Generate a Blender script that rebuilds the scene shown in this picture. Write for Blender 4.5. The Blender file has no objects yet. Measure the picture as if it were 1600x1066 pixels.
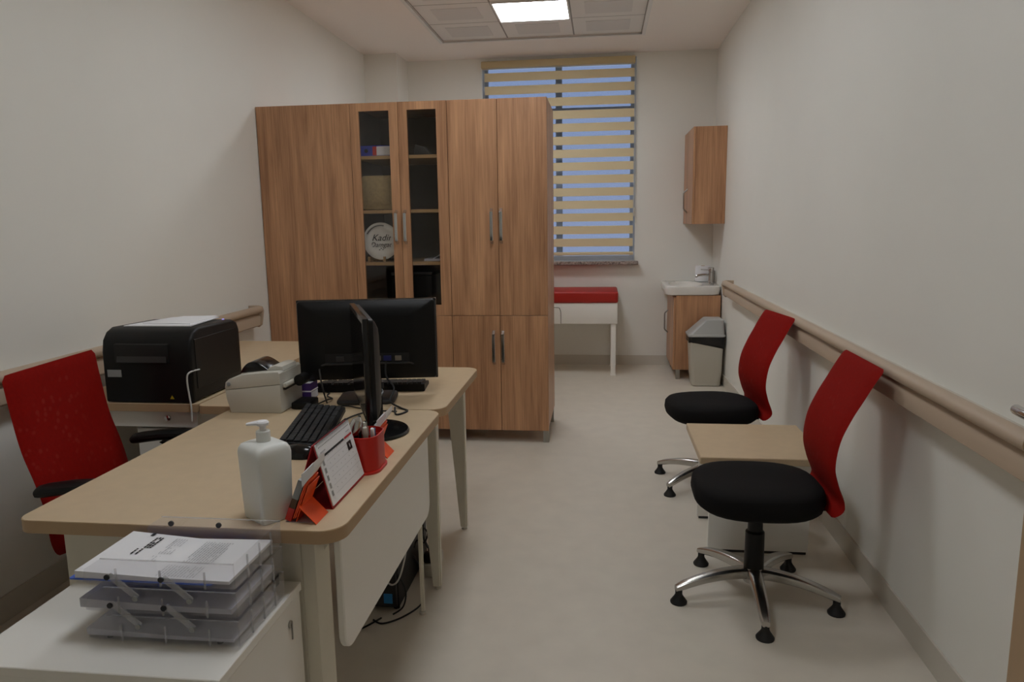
import bpy, bmesh, math, random
from mathutils import Vector, Matrix
random.seed(7)
PI = math.pi
S = bpy.context.scene
C = S.collection

# ------------------------------------------------------------------ camera, world, exposure
F_PX, PITCH, YAW, ROLL = 1144.7, .1634, .1229, -.0152
cam_data = bpy.data.cameras.new('camera')
cam = bpy.data.objects.new('camera', cam_data); C.objects.link(cam); S.camera = cam
cam_data.sensor_fit = 'HORIZONTAL'; cam_data.sensor_width = 36.0
cam_data.lens = F_PX / 1600 * 36.0
cam_data.clip_start = .02; cam_data.clip_end = 100
fw = Vector((-math.sin(YAW)*math.cos(PITCH), math.cos(YAW)*math.cos(PITCH), -math.sin(PITCH)))
rt = Vector((math.cos(YAW), math.sin(YAW), 0)); up = rt.cross(fw)
r2 = rt*math.cos(ROLL) + up*math.sin(ROLL); u2 = up*math.cos(ROLL) - rt*math.sin(ROLL)
M = Matrix((r2, u2, -fw)).transposed().to_4x4(); M.translation = (0, 0, 1.4)
cam.matrix_world = M

vs = S.view_settings
S.display_settings.display_device = 'sRGB'
vs.view_transform = 'Standard'; vs.look = 'None'; vs.gamma = 1; vs.use_curve_mapping = False
vs.exposure = 0.0
LAMP_FAR, LAMP_NEAR = 20.0, 16.3          # ceiling panel strengths
SKY = 1.05
S.cycles.transparent_max_bounces = 48; S.cycles.max_bounces = 12; S.cycles.diffuse_bounces = 6

world = bpy.data.worlds.new('dusk_sky'); S.world = world; world.use_nodes = True
wn = world.node_tree; wn.nodes.clear()
tc = wn.nodes.new('ShaderNodeTexCoord'); sp = wn.nodes.new('ShaderNodeSeparateXYZ')
rp = wn.nodes.new('ShaderNodeValToRGB'); bg = wn.nodes.new('ShaderNodeBackground'); wo = wn.nodes.new('ShaderNodeOutputWorld')
wn.links.new(tc.outputs['Generated'], sp.inputs[0]); wn.links.new(sp.outputs['Z'], rp.inputs[0])
wn.links.new(rp.outputs[0], bg.inputs[0]); wn.links.new(bg.outputs[0], wo.inputs[0])
e = rp.color_ramp.elements
e[0].position = 0; e[0].color = (.43, .49, .67, 1)
e[1].position = .6; e[1].color = (.28, .40, .66, 1)
bg.inputs[1].default_value = SKY

# ------------------------------------------------------------------ materials
def lin(c):
    return tuple((x/255/12.92 if x <= 10.3 else ((x/255+.055)/1.055)**2.4) for x in c) + (1,)
MATS = {}
def mat(name, rgb, rough=.5, metal=0., spec=.5, var=0., vscale=(8, 8, 8), bump=0., bscale=200, coat=0., sheen=0., sub=0., emis=0.):
    if name in MATS: return MATS[name]
    m = bpy.data.materials.new(name); m.use_nodes = True
    nt = m.node_tree; b = nt.nodes['Principled BSDF']
    b.inputs['Base Color'].default_value = lin(rgb)
    b.inputs['Roughness'].default_value = rough; b.inputs['Metallic'].default_value = metal
    b.inputs['Specular IOR Level'].default_value = spec; b.inputs['Coat Weight'].default_value = coat
    if sheen: b.inputs['Sheen Weight'].default_value = sheen
    if sub:
        b.inputs['Subsurface Weight'].default_value = sub; b.inputs['Subsurface Radius'].default_value = (.02, .02, .02)
        b.inputs['Subsurface Scale'].default_value = 1
    if emis:
        b.inputs['Emission Color'].default_value = lin(rgb); b.inputs['Emission Strength'].default_value = emis
    if var or bump:
        t = nt.nodes.new('ShaderNodeTexCoord')
    if var:
        mp = nt.nodes.new('ShaderNodeMapping'); mp.inputs['Scale'].default_value = vscale
        n = nt.nodes.new('ShaderNodeTexNoise'); n.inputs['Scale'].default_value = 1; n.inputs['Detail'].default_value = 5
        r = nt.nodes.new('ShaderNodeMapRange'); r.inputs[1].default_value = .3; r.inputs[2].default_value = .7
        r.inputs[3].default_value = 1-var; r.inputs[4].default_value = 1+var
        mx = nt.nodes.new('ShaderNodeMix'); mx.data_type = 'RGBA'; mx.blend_type = 'MULTIPLY'; mx.inputs[0].default_value = 1
        mx.inputs[6].default_value = lin(rgb)
        L = nt.links.new
        L(t.outputs['Object'], mp.inputs[0]); L(mp.outputs[0], n.inputs[0]); L(n.outputs[0], r.inputs[0])
        L(r.outputs[0], mx.inputs[7]); L(mx.outputs[2], b.inputs['Base Color'])
    if bump:
        n2 = nt.nodes.new('ShaderNodeTexNoise'); n2.inputs['Scale'].default_value = bscale; n2.inputs['Detail'].default_value = 2
        bp = nt.nodes.new('ShaderNodeBump'); bp.inputs['Strength'].default_value = bump; bp.inputs['Distance'].default_value = .002
        nt.links.new(t.outputs['Object'], n2.inputs[0]); nt.links.new(n2.outputs[0], bp.inputs['Height'])
        nt.links.new(bp.outputs[0], b.inputs['Normal'])
    MATS[name] = m; return m

def wood(name, dark, light, rough=.38, axis=2):
    m = bpy.data.materials.new(name); m.use_nodes = True; nt = m.node_tree; b = nt.nodes['Principled BSDF']; L = nt.links.new; N = nt.nodes.new
    t = N('ShaderNodeTexCoord'); oi = N('ShaderNodeObjectInfo')
    ad = N('ShaderNodeVectorMath'); ad.operation = 'ADD'; cx = N('ShaderNodeCombineXYZ')
    ml = N('ShaderNodeMath'); ml.operation = 'MULTIPLY'; ml.inputs[1].default_value = 9.
    L(oi.outputs['Random'], ml.inputs[0]); [L(ml.outputs[0], cx.inputs[i]) for i in range(3)]
    L(t.outputs['Object'], ad.inputs[0]); L(cx.outputs[0], ad.inputs[1])
    sc = [9., 9., 9.]; sc[axis] = .7
    mp = N('ShaderNodeMapping'); mp.inputs['Scale'].default_value = sc
    n = N('ShaderNodeTexNoise'); n.inputs['Scale'].default_value = 1.2; n.inputs['Detail'].default_value = 6; n.inputs['Roughness'].default_value = .6; n.inputs['Distortion'].default_value = .6
    L(ad.outputs[0], mp.inputs[0]); L(mp.outputs[0], n.inputs[0])
    sc2 = [140., 140., 140.]; sc2[axis] = 3.5
    mp2 = N('ShaderNodeMapping'); mp2.inputs['Scale'].default_value = sc2
    n2 = N('ShaderNodeTexNoise'); n2.inputs['Scale'].default_value = 1; n2.inputs['Detail'].default_value = 3
    L(ad.outputs[0], mp2.inputs[0]); L(mp2.outputs[0], n2.inputs[0])
    mx = N('ShaderNodeMix'); mx.inputs[0].default_value = .35
    L(n.outputs[0], mx.inputs[2]); L(n2.outputs[0], mx.inputs[3])
    r = N('ShaderNodeValToRGB'); r.color_ramp.elements[0].position = .34; r.color_ramp.elements[1].position = .66
    r.color_ramp.elements[0].color = lin(dark); r.color_ramp.elements[1].color = lin(light)
    L(mx.outputs[0], r.inputs[0]); L(r.outputs[0], b.inputs['Base Color'])
    b.inputs['Roughness'].default_value = rough
    MATS[name] = m; return m

def glassy(name, tint, gloss=.9, rough=.02, facing_min=.04, ior=1.45):
    m = bpy.data.materials.new(name); m.use_nodes = True; nt = m.node_tree; nt.nodes.clear(); N = nt.nodes.new
    tr = N('ShaderNodeBsdfTransparent'); tr.inputs[0].default_value = tuple(tint)+(1,)
    gl = N('ShaderNodeBsdfGlossy'); gl.inputs['Roughness'].default_value = rough; gl.inputs['Color'].default_value = (gloss,)*3+(1,)
    lw = N('ShaderNodeLayerWeight'); lw.inputs['Blend'].default_value = .5
    pw = N('ShaderNodeMath'); pw.operation = 'POWER'; pw.inputs[1].default_value = 4.
    fr = N('ShaderNodeMath'); fr.operation = 'MULTIPLY_ADD'; fr.inputs[1].default_value = .6*(ior-1)/.45; fr.inputs[2].default_value = facing_min*(ior-1)/.45
    nt.links.new(lw.outputs['Facing'], pw.inputs[0]); nt.links.new(pw.outputs[0], fr.inputs[0])
    mx = N('ShaderNodeMixShader'); o = N('ShaderNodeOutputMaterial')
    nt.links.new(fr.outputs[0], mx.inputs[0]); nt.links.new(tr.outputs[0], mx.inputs[1]); nt.links.new(gl.outputs[0], mx.inputs[2]); nt.links.new(mx.outputs[0], o.inputs[0])
    MATS[name] = m; return m

M_WALL = mat('wall_paint', (235, 234, 227), .55, var=.015, vscale=(1.5, 1.5, 1.5), bump=.04, bscale=500)
M_CEIL = mat('ceiling_paint', (246, 240, 234), .7)
M_TILE = mat('ceiling_tile', (232, 231, 228), .55)
M_PERF = mat('perforated_metal', (220, 219, 217), .6)
M_GRID = mat('tile_joint', (150, 148, 144), .7)
M_FLOOR = mat('vinyl_floor', (216, 208, 194), .42, var=.035, vscale=(9, 9, 9), bump=.02, bscale=60)
M_SKIRT = mat('vinyl_skirting', (204, 198, 186), .5)
M_BEIGE = mat('beige_laminate', (203, 180, 147), .42, var=.03, vscale=(25, 25, 25))
M_BEDGE = mat('beige_edge_band', (180, 152, 118), .5)
M_WOOD = wood('brown_wood', (150, 106, 75), (210, 160, 119))
M_WOODIN = mat('shelf_wood', (172, 140, 96), .5, var=.06, vscale=(4, 60, 60))
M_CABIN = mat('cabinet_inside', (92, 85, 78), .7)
M_WHITE = mat('white_laminate', (238, 236, 230), .45)
M_WMETAL = mat('white_metal', (222, 217, 202), .45)
M_RAIL = mat('rail_plastic', (186, 166, 144), .5, var=.02, vscale=(3, 3, 3))
M_BLACK = mat('black_plastic', (11, 11, 11), .45, spec=.3)
M_BLACK2 = mat('black_gloss', (10, 10, 11), .18)
M_DGREY = mat('dark_grey_plastic', (44, 43, 43), .45)
M_SCREEN = mat('screen_glass', (8, 8, 9), .12)
M_CHROME = mat('chrome', (205, 205, 205), .16, 1.)
M_ALU = mat('polished_aluminium', (190, 188, 184), .24, 1.)
M_BRUSH = mat('brushed_steel', (160, 158, 152), .35, 1.)
M_RUB = mat('black_rubber', (14, 13, 12), .6)
M_FAB = mat('black_fabric', (20, 19, 19), .9, bump=.3, bscale=900, spec=.2)
M_REDM = mat('red_mesh', (140, 12, 3), .8, var=.07, vscale=(90, 90, 90), bump=.4, bscale=700, spec=.12)
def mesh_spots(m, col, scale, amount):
    # knitted mesh: light through small openings painted as lighter spots in loose patches
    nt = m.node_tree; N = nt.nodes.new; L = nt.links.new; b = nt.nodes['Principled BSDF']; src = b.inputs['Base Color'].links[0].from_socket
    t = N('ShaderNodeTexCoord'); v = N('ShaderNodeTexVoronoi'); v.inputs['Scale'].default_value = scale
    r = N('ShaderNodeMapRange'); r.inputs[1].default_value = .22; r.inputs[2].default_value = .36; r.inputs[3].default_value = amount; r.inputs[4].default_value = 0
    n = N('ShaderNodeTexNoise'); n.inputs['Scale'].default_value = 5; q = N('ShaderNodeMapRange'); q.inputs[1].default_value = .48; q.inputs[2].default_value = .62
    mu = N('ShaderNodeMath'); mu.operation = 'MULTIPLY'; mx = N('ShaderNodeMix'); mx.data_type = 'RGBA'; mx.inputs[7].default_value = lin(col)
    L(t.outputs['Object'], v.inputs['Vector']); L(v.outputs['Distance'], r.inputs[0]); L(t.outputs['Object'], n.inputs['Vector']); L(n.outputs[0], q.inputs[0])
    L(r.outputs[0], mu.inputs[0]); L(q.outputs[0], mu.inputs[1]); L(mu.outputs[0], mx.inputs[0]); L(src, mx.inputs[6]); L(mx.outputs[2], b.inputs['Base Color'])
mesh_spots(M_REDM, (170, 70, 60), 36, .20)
M_REDV = mat('red_vinyl', (170, 30, 18), .45)
M_REDP = mat('red_plastic', (192, 30, 20), .38)
M_REDC = mat('red_card', (178, 22, 34), .5)
M_ORANGE = mat('orange_card', (242, 84, 22), .5, var=.08, vscale=(20, 20, 20))
M_PAPER = mat('white_paper', (235, 235, 238), .7)
M_PAPER2 = mat('grey_paper', (196, 197, 206), .7)
M_INK = mat('ink', (40, 40, 44), .8)
M_INKL = mat('light_ink', (186, 186, 190), .8)
M_BLUE = mat('blue_folder', (52, 92, 190), .5)
M_BIND = mat('blue_binder', (48, 62, 170), .45)
M_PURPLE = mat('purple_box', (70, 44, 110), .5)
M_BOTTLE = mat('bottle_plastic', (226, 228, 224), .35, sub=.15)
M_LABP = mat('light_grey_plastic', (200, 197, 186), .45)
M_BINP = mat('bin_plastic', (196, 192, 180), .4)
M_BINL = mat('bin_lid_plastic', (178, 180, 178), .4)
M_LINER = mat('bin_liner', (18, 17, 17), .35)
M_CERAM = mat('ceramic', (232, 230, 224), .12, coat=.3)
M_BLIND = mat('blind_fabric', (222, 206, 168), .85, bump=.2, bscale=800)
M_SHEER = glassy('sheer_fabric', (.80, .82, .86), .2, .9, ior=1.05)
M_BLINDC = mat('blind_cassette', (196, 178, 138), .6)
M_FRAME = mat('window_frame', (226, 230, 236), .4)
M_GLASS = glassy('window_glass', (.92, .95, .97))
M_SMOKE = glassy('cabinet_glass', (.92, .91, .90), .8)
M_ACRYL = glassy('clear_acrylic', (.965, .965, .97), .9, .05, ior=1.5)
def frosted(name, k, col):
    m = glassy(name, (.97, .97, .98), .9, .1, ior=1.5); nt = m.node_tree; mx0 = [n for n in nt.nodes if n.type == 'MIX_SHADER'][0]; o = [n for n in nt.nodes if n.type == 'OUTPUT_MATERIAL'][0]
    d = nt.nodes.new('ShaderNodeBsdfDiffuse'); d.inputs[0].default_value = lin(col); m2 = nt.nodes.new('ShaderNodeMixShader'); m2.inputs[0].default_value = k
    nt.links.new(mx0.outputs[0], m2.inputs[1]); nt.links.new(d.outputs[0], m2.inputs[2]); nt.links.new(m2.outputs[0], o.inputs[0]); return m
M_ACRYL2 = frosted('acrylic_edge', .30, (205, 205, 208))
M_ACRYLW = frosted('acrylic_wall', .045, (205, 205, 210))
M_GRAN = mat('granite', (150, 138, 130), .3, var=.8, vscale=(70, 70, 70))
M_DOOR = mat('door_frame_wood', (178, 150, 118), .5, var=.03, vscale=(40, 40, 2))
M_DLEAF = mat('door_leaf', (196, 172, 142), .5)
M_GOLD = mat('gold_plaque', (176, 156, 112), .5, .0, var=.15, vscale=(60, 60, 60), bump=.6, bscale=120)
M_PORC = mat('porcelain', (240, 240, 234), .15, coat=.4)
M_LED = mat('led_diffuser', (255, 252, 246), .5, emis=1.)
M_WLAB = mat('grey_label', (150, 152, 152), .5)
M_YEL = mat('warning_yellow', (190, 165, 30), .5)
M_CABLE = mat('cable_black', (16, 16, 16), .5)
M_CABLEW = mat('cable_white', (200, 200, 196), .5)
M_BLUEL = mat('blue_label', (46, 132, 196), .5)
M_NAVY = mat('vga_blue', (24, 28, 84), .5)
M_KEY = mat('key_black', (22, 22, 23), .55)
M_BROWNP = mat('brown_print', (92, 62, 40), .6)

# ------------------------------------------------------------------ builders
class B:
    def __init__(s): s.bm = bmesh.new()
    def _merge(s, b2):
        me = bpy.data.meshes.new('tmp'); b2.to_mesh(me); b2.free(); s.bm.from_mesh(me); bpy.data.meshes.remove(me)
    def box(s, x0, x1, y0, y1, z0, z1, bev=0, seg=2, rot=None, piv=None):
        b = bmesh.new(); bmesh.ops.create_cube(b, size=1)
        for v in b.verts: v.co = Vector(((x0+x1)/2+v.co.x*(x1-x0), (y0+y1)/2+v.co.y*(y1-y0), (z0+z1)/2+v.co.z*(z1-z0)))
        if bev: bmesh.ops.bevel(b, geom=b.edges[:], offset=bev, segments=seg, affect='EDGES', profile=.5)
        if rot: bmesh.ops.rotate(b, verts=b.verts[:], cent=piv or ((x0+x1)/2, (y0+y1)/2, (z0+z1)/2), matrix=rot)
        s._merge(b); return s
    def prism(s, pts, lo, hi, axis='z', bev=0, seg=2):
        """2-D outline extruded along an axis. axis z: (x,y); y: (x,z); x: (y,z)"""
        b = bmesh.new()
        f = {'z': lambda p, h: (p[0], p[1], h), 'y': lambda p, h: (p[0], h, p[1]), 'x': lambda p, h: (h, p[0], p[1])}[axis]
        n = len(pts); lo_v = [b.verts.new(f(p, lo)) for p in pts]; hi_v = [b.verts.new(f(p, hi)) for p in pts]
        c1 = b.faces.new(lo_v); c2 = b.faces.new(hi_v)
        for i in range(n): b.faces.new((lo_v[i], lo_v[(i+1) % n], hi_v[(i+1) % n], hi_v[i]))
        bmesh.ops.recalc_face_normals(b, faces=b.faces[:])
        if bev:
            eds = list({e for fc in (c1, c2) for e in fc.edges})
            bmesh.ops.bevel(b, geom=eds, offset=bev, segments=seg, affect='EDGES', profile=.5)
        s._merge(b); return s
    def tube(s, pts, r, n=10, smooth=True, flat=1.):
        pts = [Vector(p) for p in pts]
        if smooth and len(pts) > 2: pts = spline(pts)
        rs = r if isinstance(r, (list, tuple)) else [r]*len(pts)
        if len(rs) != len(pts):
            k = len(rs)-1; rs = [rs[min(k, int(i/(len(pts)-1)*k))]*(1-(i/(len(pts)-1)*k) % 1)+rs[min(k, int(i/(len(pts)-1)*k)+1)]*((i/(len(pts)-1)*k) % 1) for i in range(len(pts))]
        rings = []; pu = None
        for i, p in enumerate(pts):
            d = (pts[min(i+1, len(pts)-1)]-pts[max(i-1, 0)]).normalized()
            if pu is None: pu = Vector((0, 0, 1)) if abs(d.z) < .9 else Vector((1, 0, 0))
            u = (pu-d*pu.dot(d)).normalized(); w = d.cross(u); pu = u
            rings.append([p+(u*math.cos(a)*flat+w*math.sin(a))*rs[i] for a in [2*PI*k/n for k in range(n)]])
        return s.loft(rings)
    def loft(s, rings, closed=True, caps=True):
        b = s.bm; vr = [[b.verts.new(p) for p in r] for r in rings]; n = len(rings[0])
        for a, c in zip(vr, vr[1:]):
            for i in range(n if closed else n-1): b.faces.new((a[i], a[(i+1) % n], c[(i+1) % n], c[i]))
        if caps: b.faces.new(vr[0][::-1]); b.faces.new(vr[-1])
        return s
    def lathe(s, prof, c=(0, 0, 0), n=24, axis='z', sx=1., sy=1.):
        def P(r, z, a):
            x, y = r*math.cos(a)*sx, r*math.sin(a)*sy
            v = {'z': (x, y, z), 'y': (x, z, y), 'x': (z, x, y)}[axis]
            return Vector(c)+Vector(v)
        return s.loft([[P(max(r, 1e-4), z, 2*PI*k/n) for k in range(n)] for r, z in prof])
    def quad(s, *p):
        s.bm.faces.new([s.bm.verts.new(q) for q in p]); return s
    def mesh(s, name, m, sm=35):
        bmesh.ops.recalc_face_normals(s.bm, faces=s.bm.faces[:])
        me = bpy.data.meshes.new(name); s.bm.to_mesh(me); s.bm.free()
        if sm:
            me.polygons.foreach_set('use_smooth', [True]*len(me.polygons)); me.set_sharp_from_angle(angle=math.radians(sm))
        me.materials.append(m); return me
    def out(s, name, m, parent=None, world=True, sm=35):
        if parent is not None and world:
            bmesh.ops.transform(s.bm, matrix=ROOTM(parent).inverted(), verts=s.bm.verts[:])
        o = bpy.data.objects.new(name, s.mesh(name, m, sm)); C.objects.link(o)
        if parent is not None: o.parent = parent
        return o

def spline(pts, k=6):
    out = []
    for i in range(len(pts)-1):
        p0 = pts[max(i-1, 0)]; p1 = pts[i]; p2 = pts[i+1]; p3 = pts[min(i+2, len(pts)-1)]
        for j in range(k):
            t = j/k
            out.append(.5*((2*p1)+(p2-p0)*t+(2*p0-5*p1+4*p2-p3)*t*t+(3*p1-p0-3*p2+p3)*t**3))
    out.append(pts[-1]); return out
RM = {}
def ROOTM(o):
    while o.parent: o = o.parent
    return RM.get(o.name, Matrix.Identity(4))
def thing(name, label, cat, loc=(0, 0, 0), rz=0, group=None):
    o = bpy.data.objects.new(name, None); C.objects.link(o); o.empty_display_size = .1
    o.location = loc; o.rotation_euler = (0, 0, rz); o['label'] = label; o['category'] = cat
    if group: o['group'] = group
    RM[o.name] = Matrix.Translation(loc) @ Matrix.Rotation(rz, 4, 'Z'); return o
def tag(o, label, cat, group=None):
    o['label'] = label; o['category'] = cat
    if group: o['group'] = group
    return o
def struct(o, label=None):
    o['kind'] = 'structure'
    if label: o['label'] = label
    return o
def sthing(name, label, loc=(0, 0, 0)):
    o = bpy.data.objects.new(name, None); C.objects.link(o); o.location = loc; RM[o.name] = Matrix.Translation(loc); o.empty_display_size = .1
    return struct(o, label)
def dup(root, loc, rz, label=None):
    r = root.copy(); C.objects.link(r); r.location = loc; r.rotation_euler = (0, 0, rz)
    if label: r['label'] = label
    RM[r.name] = Matrix.Translation(loc) @ Matrix.Rotation(rz, 4, 'Z')
    for ch in list(root.children):
        c = ch.copy(); C.objects.link(c); c.parent = r
        for g in list(ch.children):
            d = g.copy(); C.objects.link(d); d.parent = c
    return r
def rrect(x0, x1, y0, y1, r, n=6):
    """rounded rectangle outline; r = radius or 4 radii (x0y0, x1y0, x1y1, x0y1)"""
    rs = r if isinstance(r, (list, tuple)) else [r]*4; pts = []
    for (cx, cy, a0), q, sx, sy in zip(((x0, y0, PI), (x1, y0, 1.5*PI), (x1, y1, 0), (x0, y1, .5*PI)), rs, (1, -1, -1, 1), (1, 1, -1, -1)):
        if q <= 0: pts.append((cx, cy)); continue
        for i in range(n+1):
            a = a0+i/n*PI/2; pts.append((cx+sx*q+q*math.cos(a), cy+sy*q+q*math.sin(a)))
    return pts
def text(name, s, size, m, parent, matrix, shear=0, depth=.0004):
    cu = bpy.data.curves.new('txt', 'FONT'); cu.body = s; cu.size = size; cu.shear = shear; cu.extrude = depth; cu.resolution_u = 3
    cu.align_x = 'CENTER'; cu.align_y = 'CENTER'
    ob = bpy.data.objects.new('txt', cu); me = bpy.data.meshes.new_from_object(ob); bpy.data.objects.remove(ob); bpy.data.curves.remove(cu)
    me.transform(ROOTM(parent).inverted() @ matrix); me.materials.clear(); me.materials.append(m); me.name = name
    o = bpy.data.objects.new(name, me); C.objects.link(o); o.parent = parent; return o
RZ = lambda a: Matrix.Rotation(a, 3, 'Z')
RX = lambda a: Matrix.Rotation(a, 3, 'X')
RY = lambda a: Matrix.Rotation(a, 3, 'Y')

# ------------------------------------------------------------------ room
XL, XR, YB, YF, H = -2.13, 1.025, 7.06, -1.3, 2.886
WX0, WX1, WZ0, WZ1 = -1.117, .306, 1.007, 2.85
struct(B().box(XL-.2, XR+.2, YF-.2, YB+.25, -.1, 0).out('floor', M_FLOOR, sm=0), 'pale beige vinyl floor')
struct(B().box(XL-.2, XL, YF-.2, YB+.25, 0, H+.3).out('wall_left', M_WALL, sm=0), 'plain off-white left wall')
DY0, DY1, DZ = .62, 1.62, 2.1     # doorway in the right wall
struct(B().box(XR, XR+.2, DY1, YB+.25, 0, H+.3).box(XR, XR+.2, YF-.2, DY0, 0, H+.3).box(XR, XR+.2, DY0, DY1, DZ, H+.3).out('wall_right', M_WALL, sm=0), 'plain off-white right wall')
b = B(); y0, y1 = YB, YB+.25
b.box(XL, WX0, y0, y1, 0, H+.3).box(WX1, XR, y0, y1, 0, H+.3).box(WX0, WX1, y0, y1, 0, WZ0).box(WX0, WX1, y0, y1, WZ1, H+.3)
struct(b.out('wall_back', M_WALL, sm=0), 'off-white back wall around the window')
struct(B().box(XL, XR, YF-.2, YF, 0, H+.3).out('wall_front', M_WALL, sm=0), 'off-white wall opposite the window')
struct(B().box(XL, -1.825, 6.69, YB, 0, H).out('wall_pier', M_WALL, sm=0), 'square wall pier in the back corner')
TX0, TP, TY1, TQ, NR = -1.335, .55, 6.375, .513, 13
TX1 = TX0+3*TP; TY0 = TY1-NR*TQ
b = B(); b.box(XL, TX0, YF, YB, H, H+.3).box(TX1, XR, YF, YB, H, H+.3).box(TX0, TX1, TY1, YB, H, H+.3).box(TX0, TX1, YF, TY0, H, H+.3)
ceil = struct(b.out('ceiling', M_CEIL, sm=0), 'plastered ceiling around a metal tile field')
b = B(); w = .012
for i in range(4): x = TX0+i*TP; b.box(x-w/2 if i else x, x+w/2 if i < 3 else x, TY0, TY1, H+.012, H+.03)
for k in range(NR+1): y = TY1-k*TQ; b.box(TX0, TX1, y-w/2, y+w/2, H+.0125, H+.03)
b.out('ceiling_grid', M_GRID, ceil, sm=0)
b = B(); f = .028
b.box(TX0-f, TX0, TY0-f, TY1+f, H-.008, H+.004).box(TX1, TX1+f, TY0-f, TY1+f, H-.008, H+.004).box(TX0, TX1, TY1, TY1+f, H-.008, H+.004).box(TX0, TX1, TY0-f, TY0, H-.008, H+.004)
b.out('tile_field_frame', M_TILE, ceil, sm=0)
b.bm = None
LAMPS = {(1, 1): LAMP_FAR, (5, 1): LAMP_NEAR, (9, 1): LAMP_NEAR*.93}
tile_me = B().box(-TP/2+.004, TP/2-.004, -TQ/2+.004, TQ/2-.004, 0, .012, .002, 1).mesh('ceiling_tile', M_TILE, 0)
perf_me = B().box(-.17, .17, -.15, .15, -.0025, .001).mesh('perforated_panel', M_PERF, 0)
LED = []
for k in range(NR):
    for i in range(3):
        cx, cy = TX0+(i+.5)*TP, TY1-(k+.5)*TQ
        if (k, i) in LAMPS:
            lab = {1: 'lit square ceiling light panel nearest the window', 5: 'lit square ceiling light panel in front of the tall cabinets', 9: 'lit square ceiling light panel above the paper trays'}[k]
            t = thing('ceiling_light', lab, 'light', (cx, cy, H+.006)); 
            a, c2, q = TP/2-.004, TQ/2-.004, .014
            B().box(cx-a, cx-a+q, cy-c2, cy+c2, H+.002, H+.03).box(cx+a-q, cx+a, cy-c2, cy+c2, H+.002, H+.03).box(cx-a+q, cx+a-q, cy-c2, cy-c2+q, H+.002, H+.03).box(cx-a+q, cx+a-q, cy+c2-q, cy+c2, H+.002, H+.03).out('frame', M_TILE, t, sm=0)
            lm = M_LED.copy(); lm.name = 'led_diffuser'; lm.node_tree.nodes['Principled BSDF'].inputs['Emission Strength'].default_value = LAMPS[(k, i)]
            lm.node_tree.nodes['Principled BSDF'].inputs['Emission Color'].default_value = (.965, 1, 1.045, 1)
            B().box(cx-a+q, cx+a-q, cy-c2+q, cy+c2-q, H+.008, H+.014).out('diffuser', lm, t, sm=0)
        else:
            o = bpy.data.objects.new('ceiling_tile', tile_me); C.objects.link(o); o.parent = ceil; o.location = (cx, cy, H+.012)
            p = bpy.data.objects.new('perforated_panel', perf_me); C.objects.link(p); p.parent = o

# skirting
def skirt(name, pts):
    b = B(); 
    for x0, x1, y0, y1 in pts: b.box(x0, x1, y0, y1, 0, .095)
    return struct(b.out(name, M_SKIRT, sm=0), 'low grey vinyl skirting')
skirt('baseboard_left', [(XL, XL+.008, YF, 6.69)])
skirt('baseboard_right', [(XR-.008, XR, 1.70, YB)])
skirt('baseboard_back', [(-1.825, XR-.01, YB-.008, YB)])
skirt('baseboard_front', [(XL+.01, XR-.01, YF, YF+.008)])

# window
win = sthing('window_1', 'metal framed two-pane window with top lights behind a striped blind', ((WX0+WX1)/2, 7.17, WZ0))
fx = .045; mx = (WX0+WX1)/2; zt = 2.40
b = B(); fy0, fy1 = 7.14, 7.19
b.box(WX0, WX0+fx, fy0, fy1, WZ0, WZ1).box(WX1-fx, WX1, fy0, fy1, WZ0, WZ1).box(WX0+fx, WX1-fx, fy0, fy1, WZ0, WZ0+fx).box(WX0+fx, WX1-fx, fy0, fy1, WZ1-fx, WZ1)
b.out('window_frame', M_FRAME, win, sm=0)
B().box(mx-.03, mx+.03, fy0+.002, fy1-.002, WZ0+fx, WZ1-fx).out('mullion', M_FRAME, win, sm=0)
for xa, xb in ((WX0+fx, mx-.03), (mx+.03, WX1-fx)):
    B().box(xa, xb, fy0+.004, fy1-.004, zt-.03, zt+.03).out('transom', M_FRAME, win, sm=0)
    for za, zb in ((WZ0+fx, zt-.03), (zt+.03, WZ1-fx)):
        B().box(xa, xb, 7.16, 7.166, za, zb).out('pane', M_GLASS, win, sm=0)
B().box(WX0-.04, WX1+.035, 6.975, 7.14, WZ0-.035, WZ0-.002, .004, 1).out('window_sill', M_GRAN, win)

# striped roller blind
bl = thing('roller_blind', 'beige and sheer striped roller blind hanging in front of the window', 'blind', (-.4, 7.02, WZ1))
BX0, BX1 = -1.085, .288
B().box(WX0+.004, WX1-.012, 6.985, 7.055, 2.782, 2.845, .008).out('cassette', M_BLINDC, bl)
for k in range(14):
    z = 2.705-k*.1172
    B().box(BX0, BX1, 7.014, 7.017, z-.0375, z+.0375).out('slat', M_BLIND, bl, sm=0)
B().box(BX0, BX1, 7.021, 7.022, 1.085, 2.77).out('sheer_cloth', M_SHEER, bl, sm=0)
B().box(BX0-.005, BX1+.005, 7.008, 7.03, 1.062, 1.092, .006).out('bottom_bar', M_BLIND, bl)
b = B(); b.tube([(.296, 7.02, 2.77), (.296, 7.02, 1.45)], .003, 6, False).box(.288, .304, 7.015, 7.025, 1.42, 1.5, .003)
b.out('pull_chain', M_LABP, bl)

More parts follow.
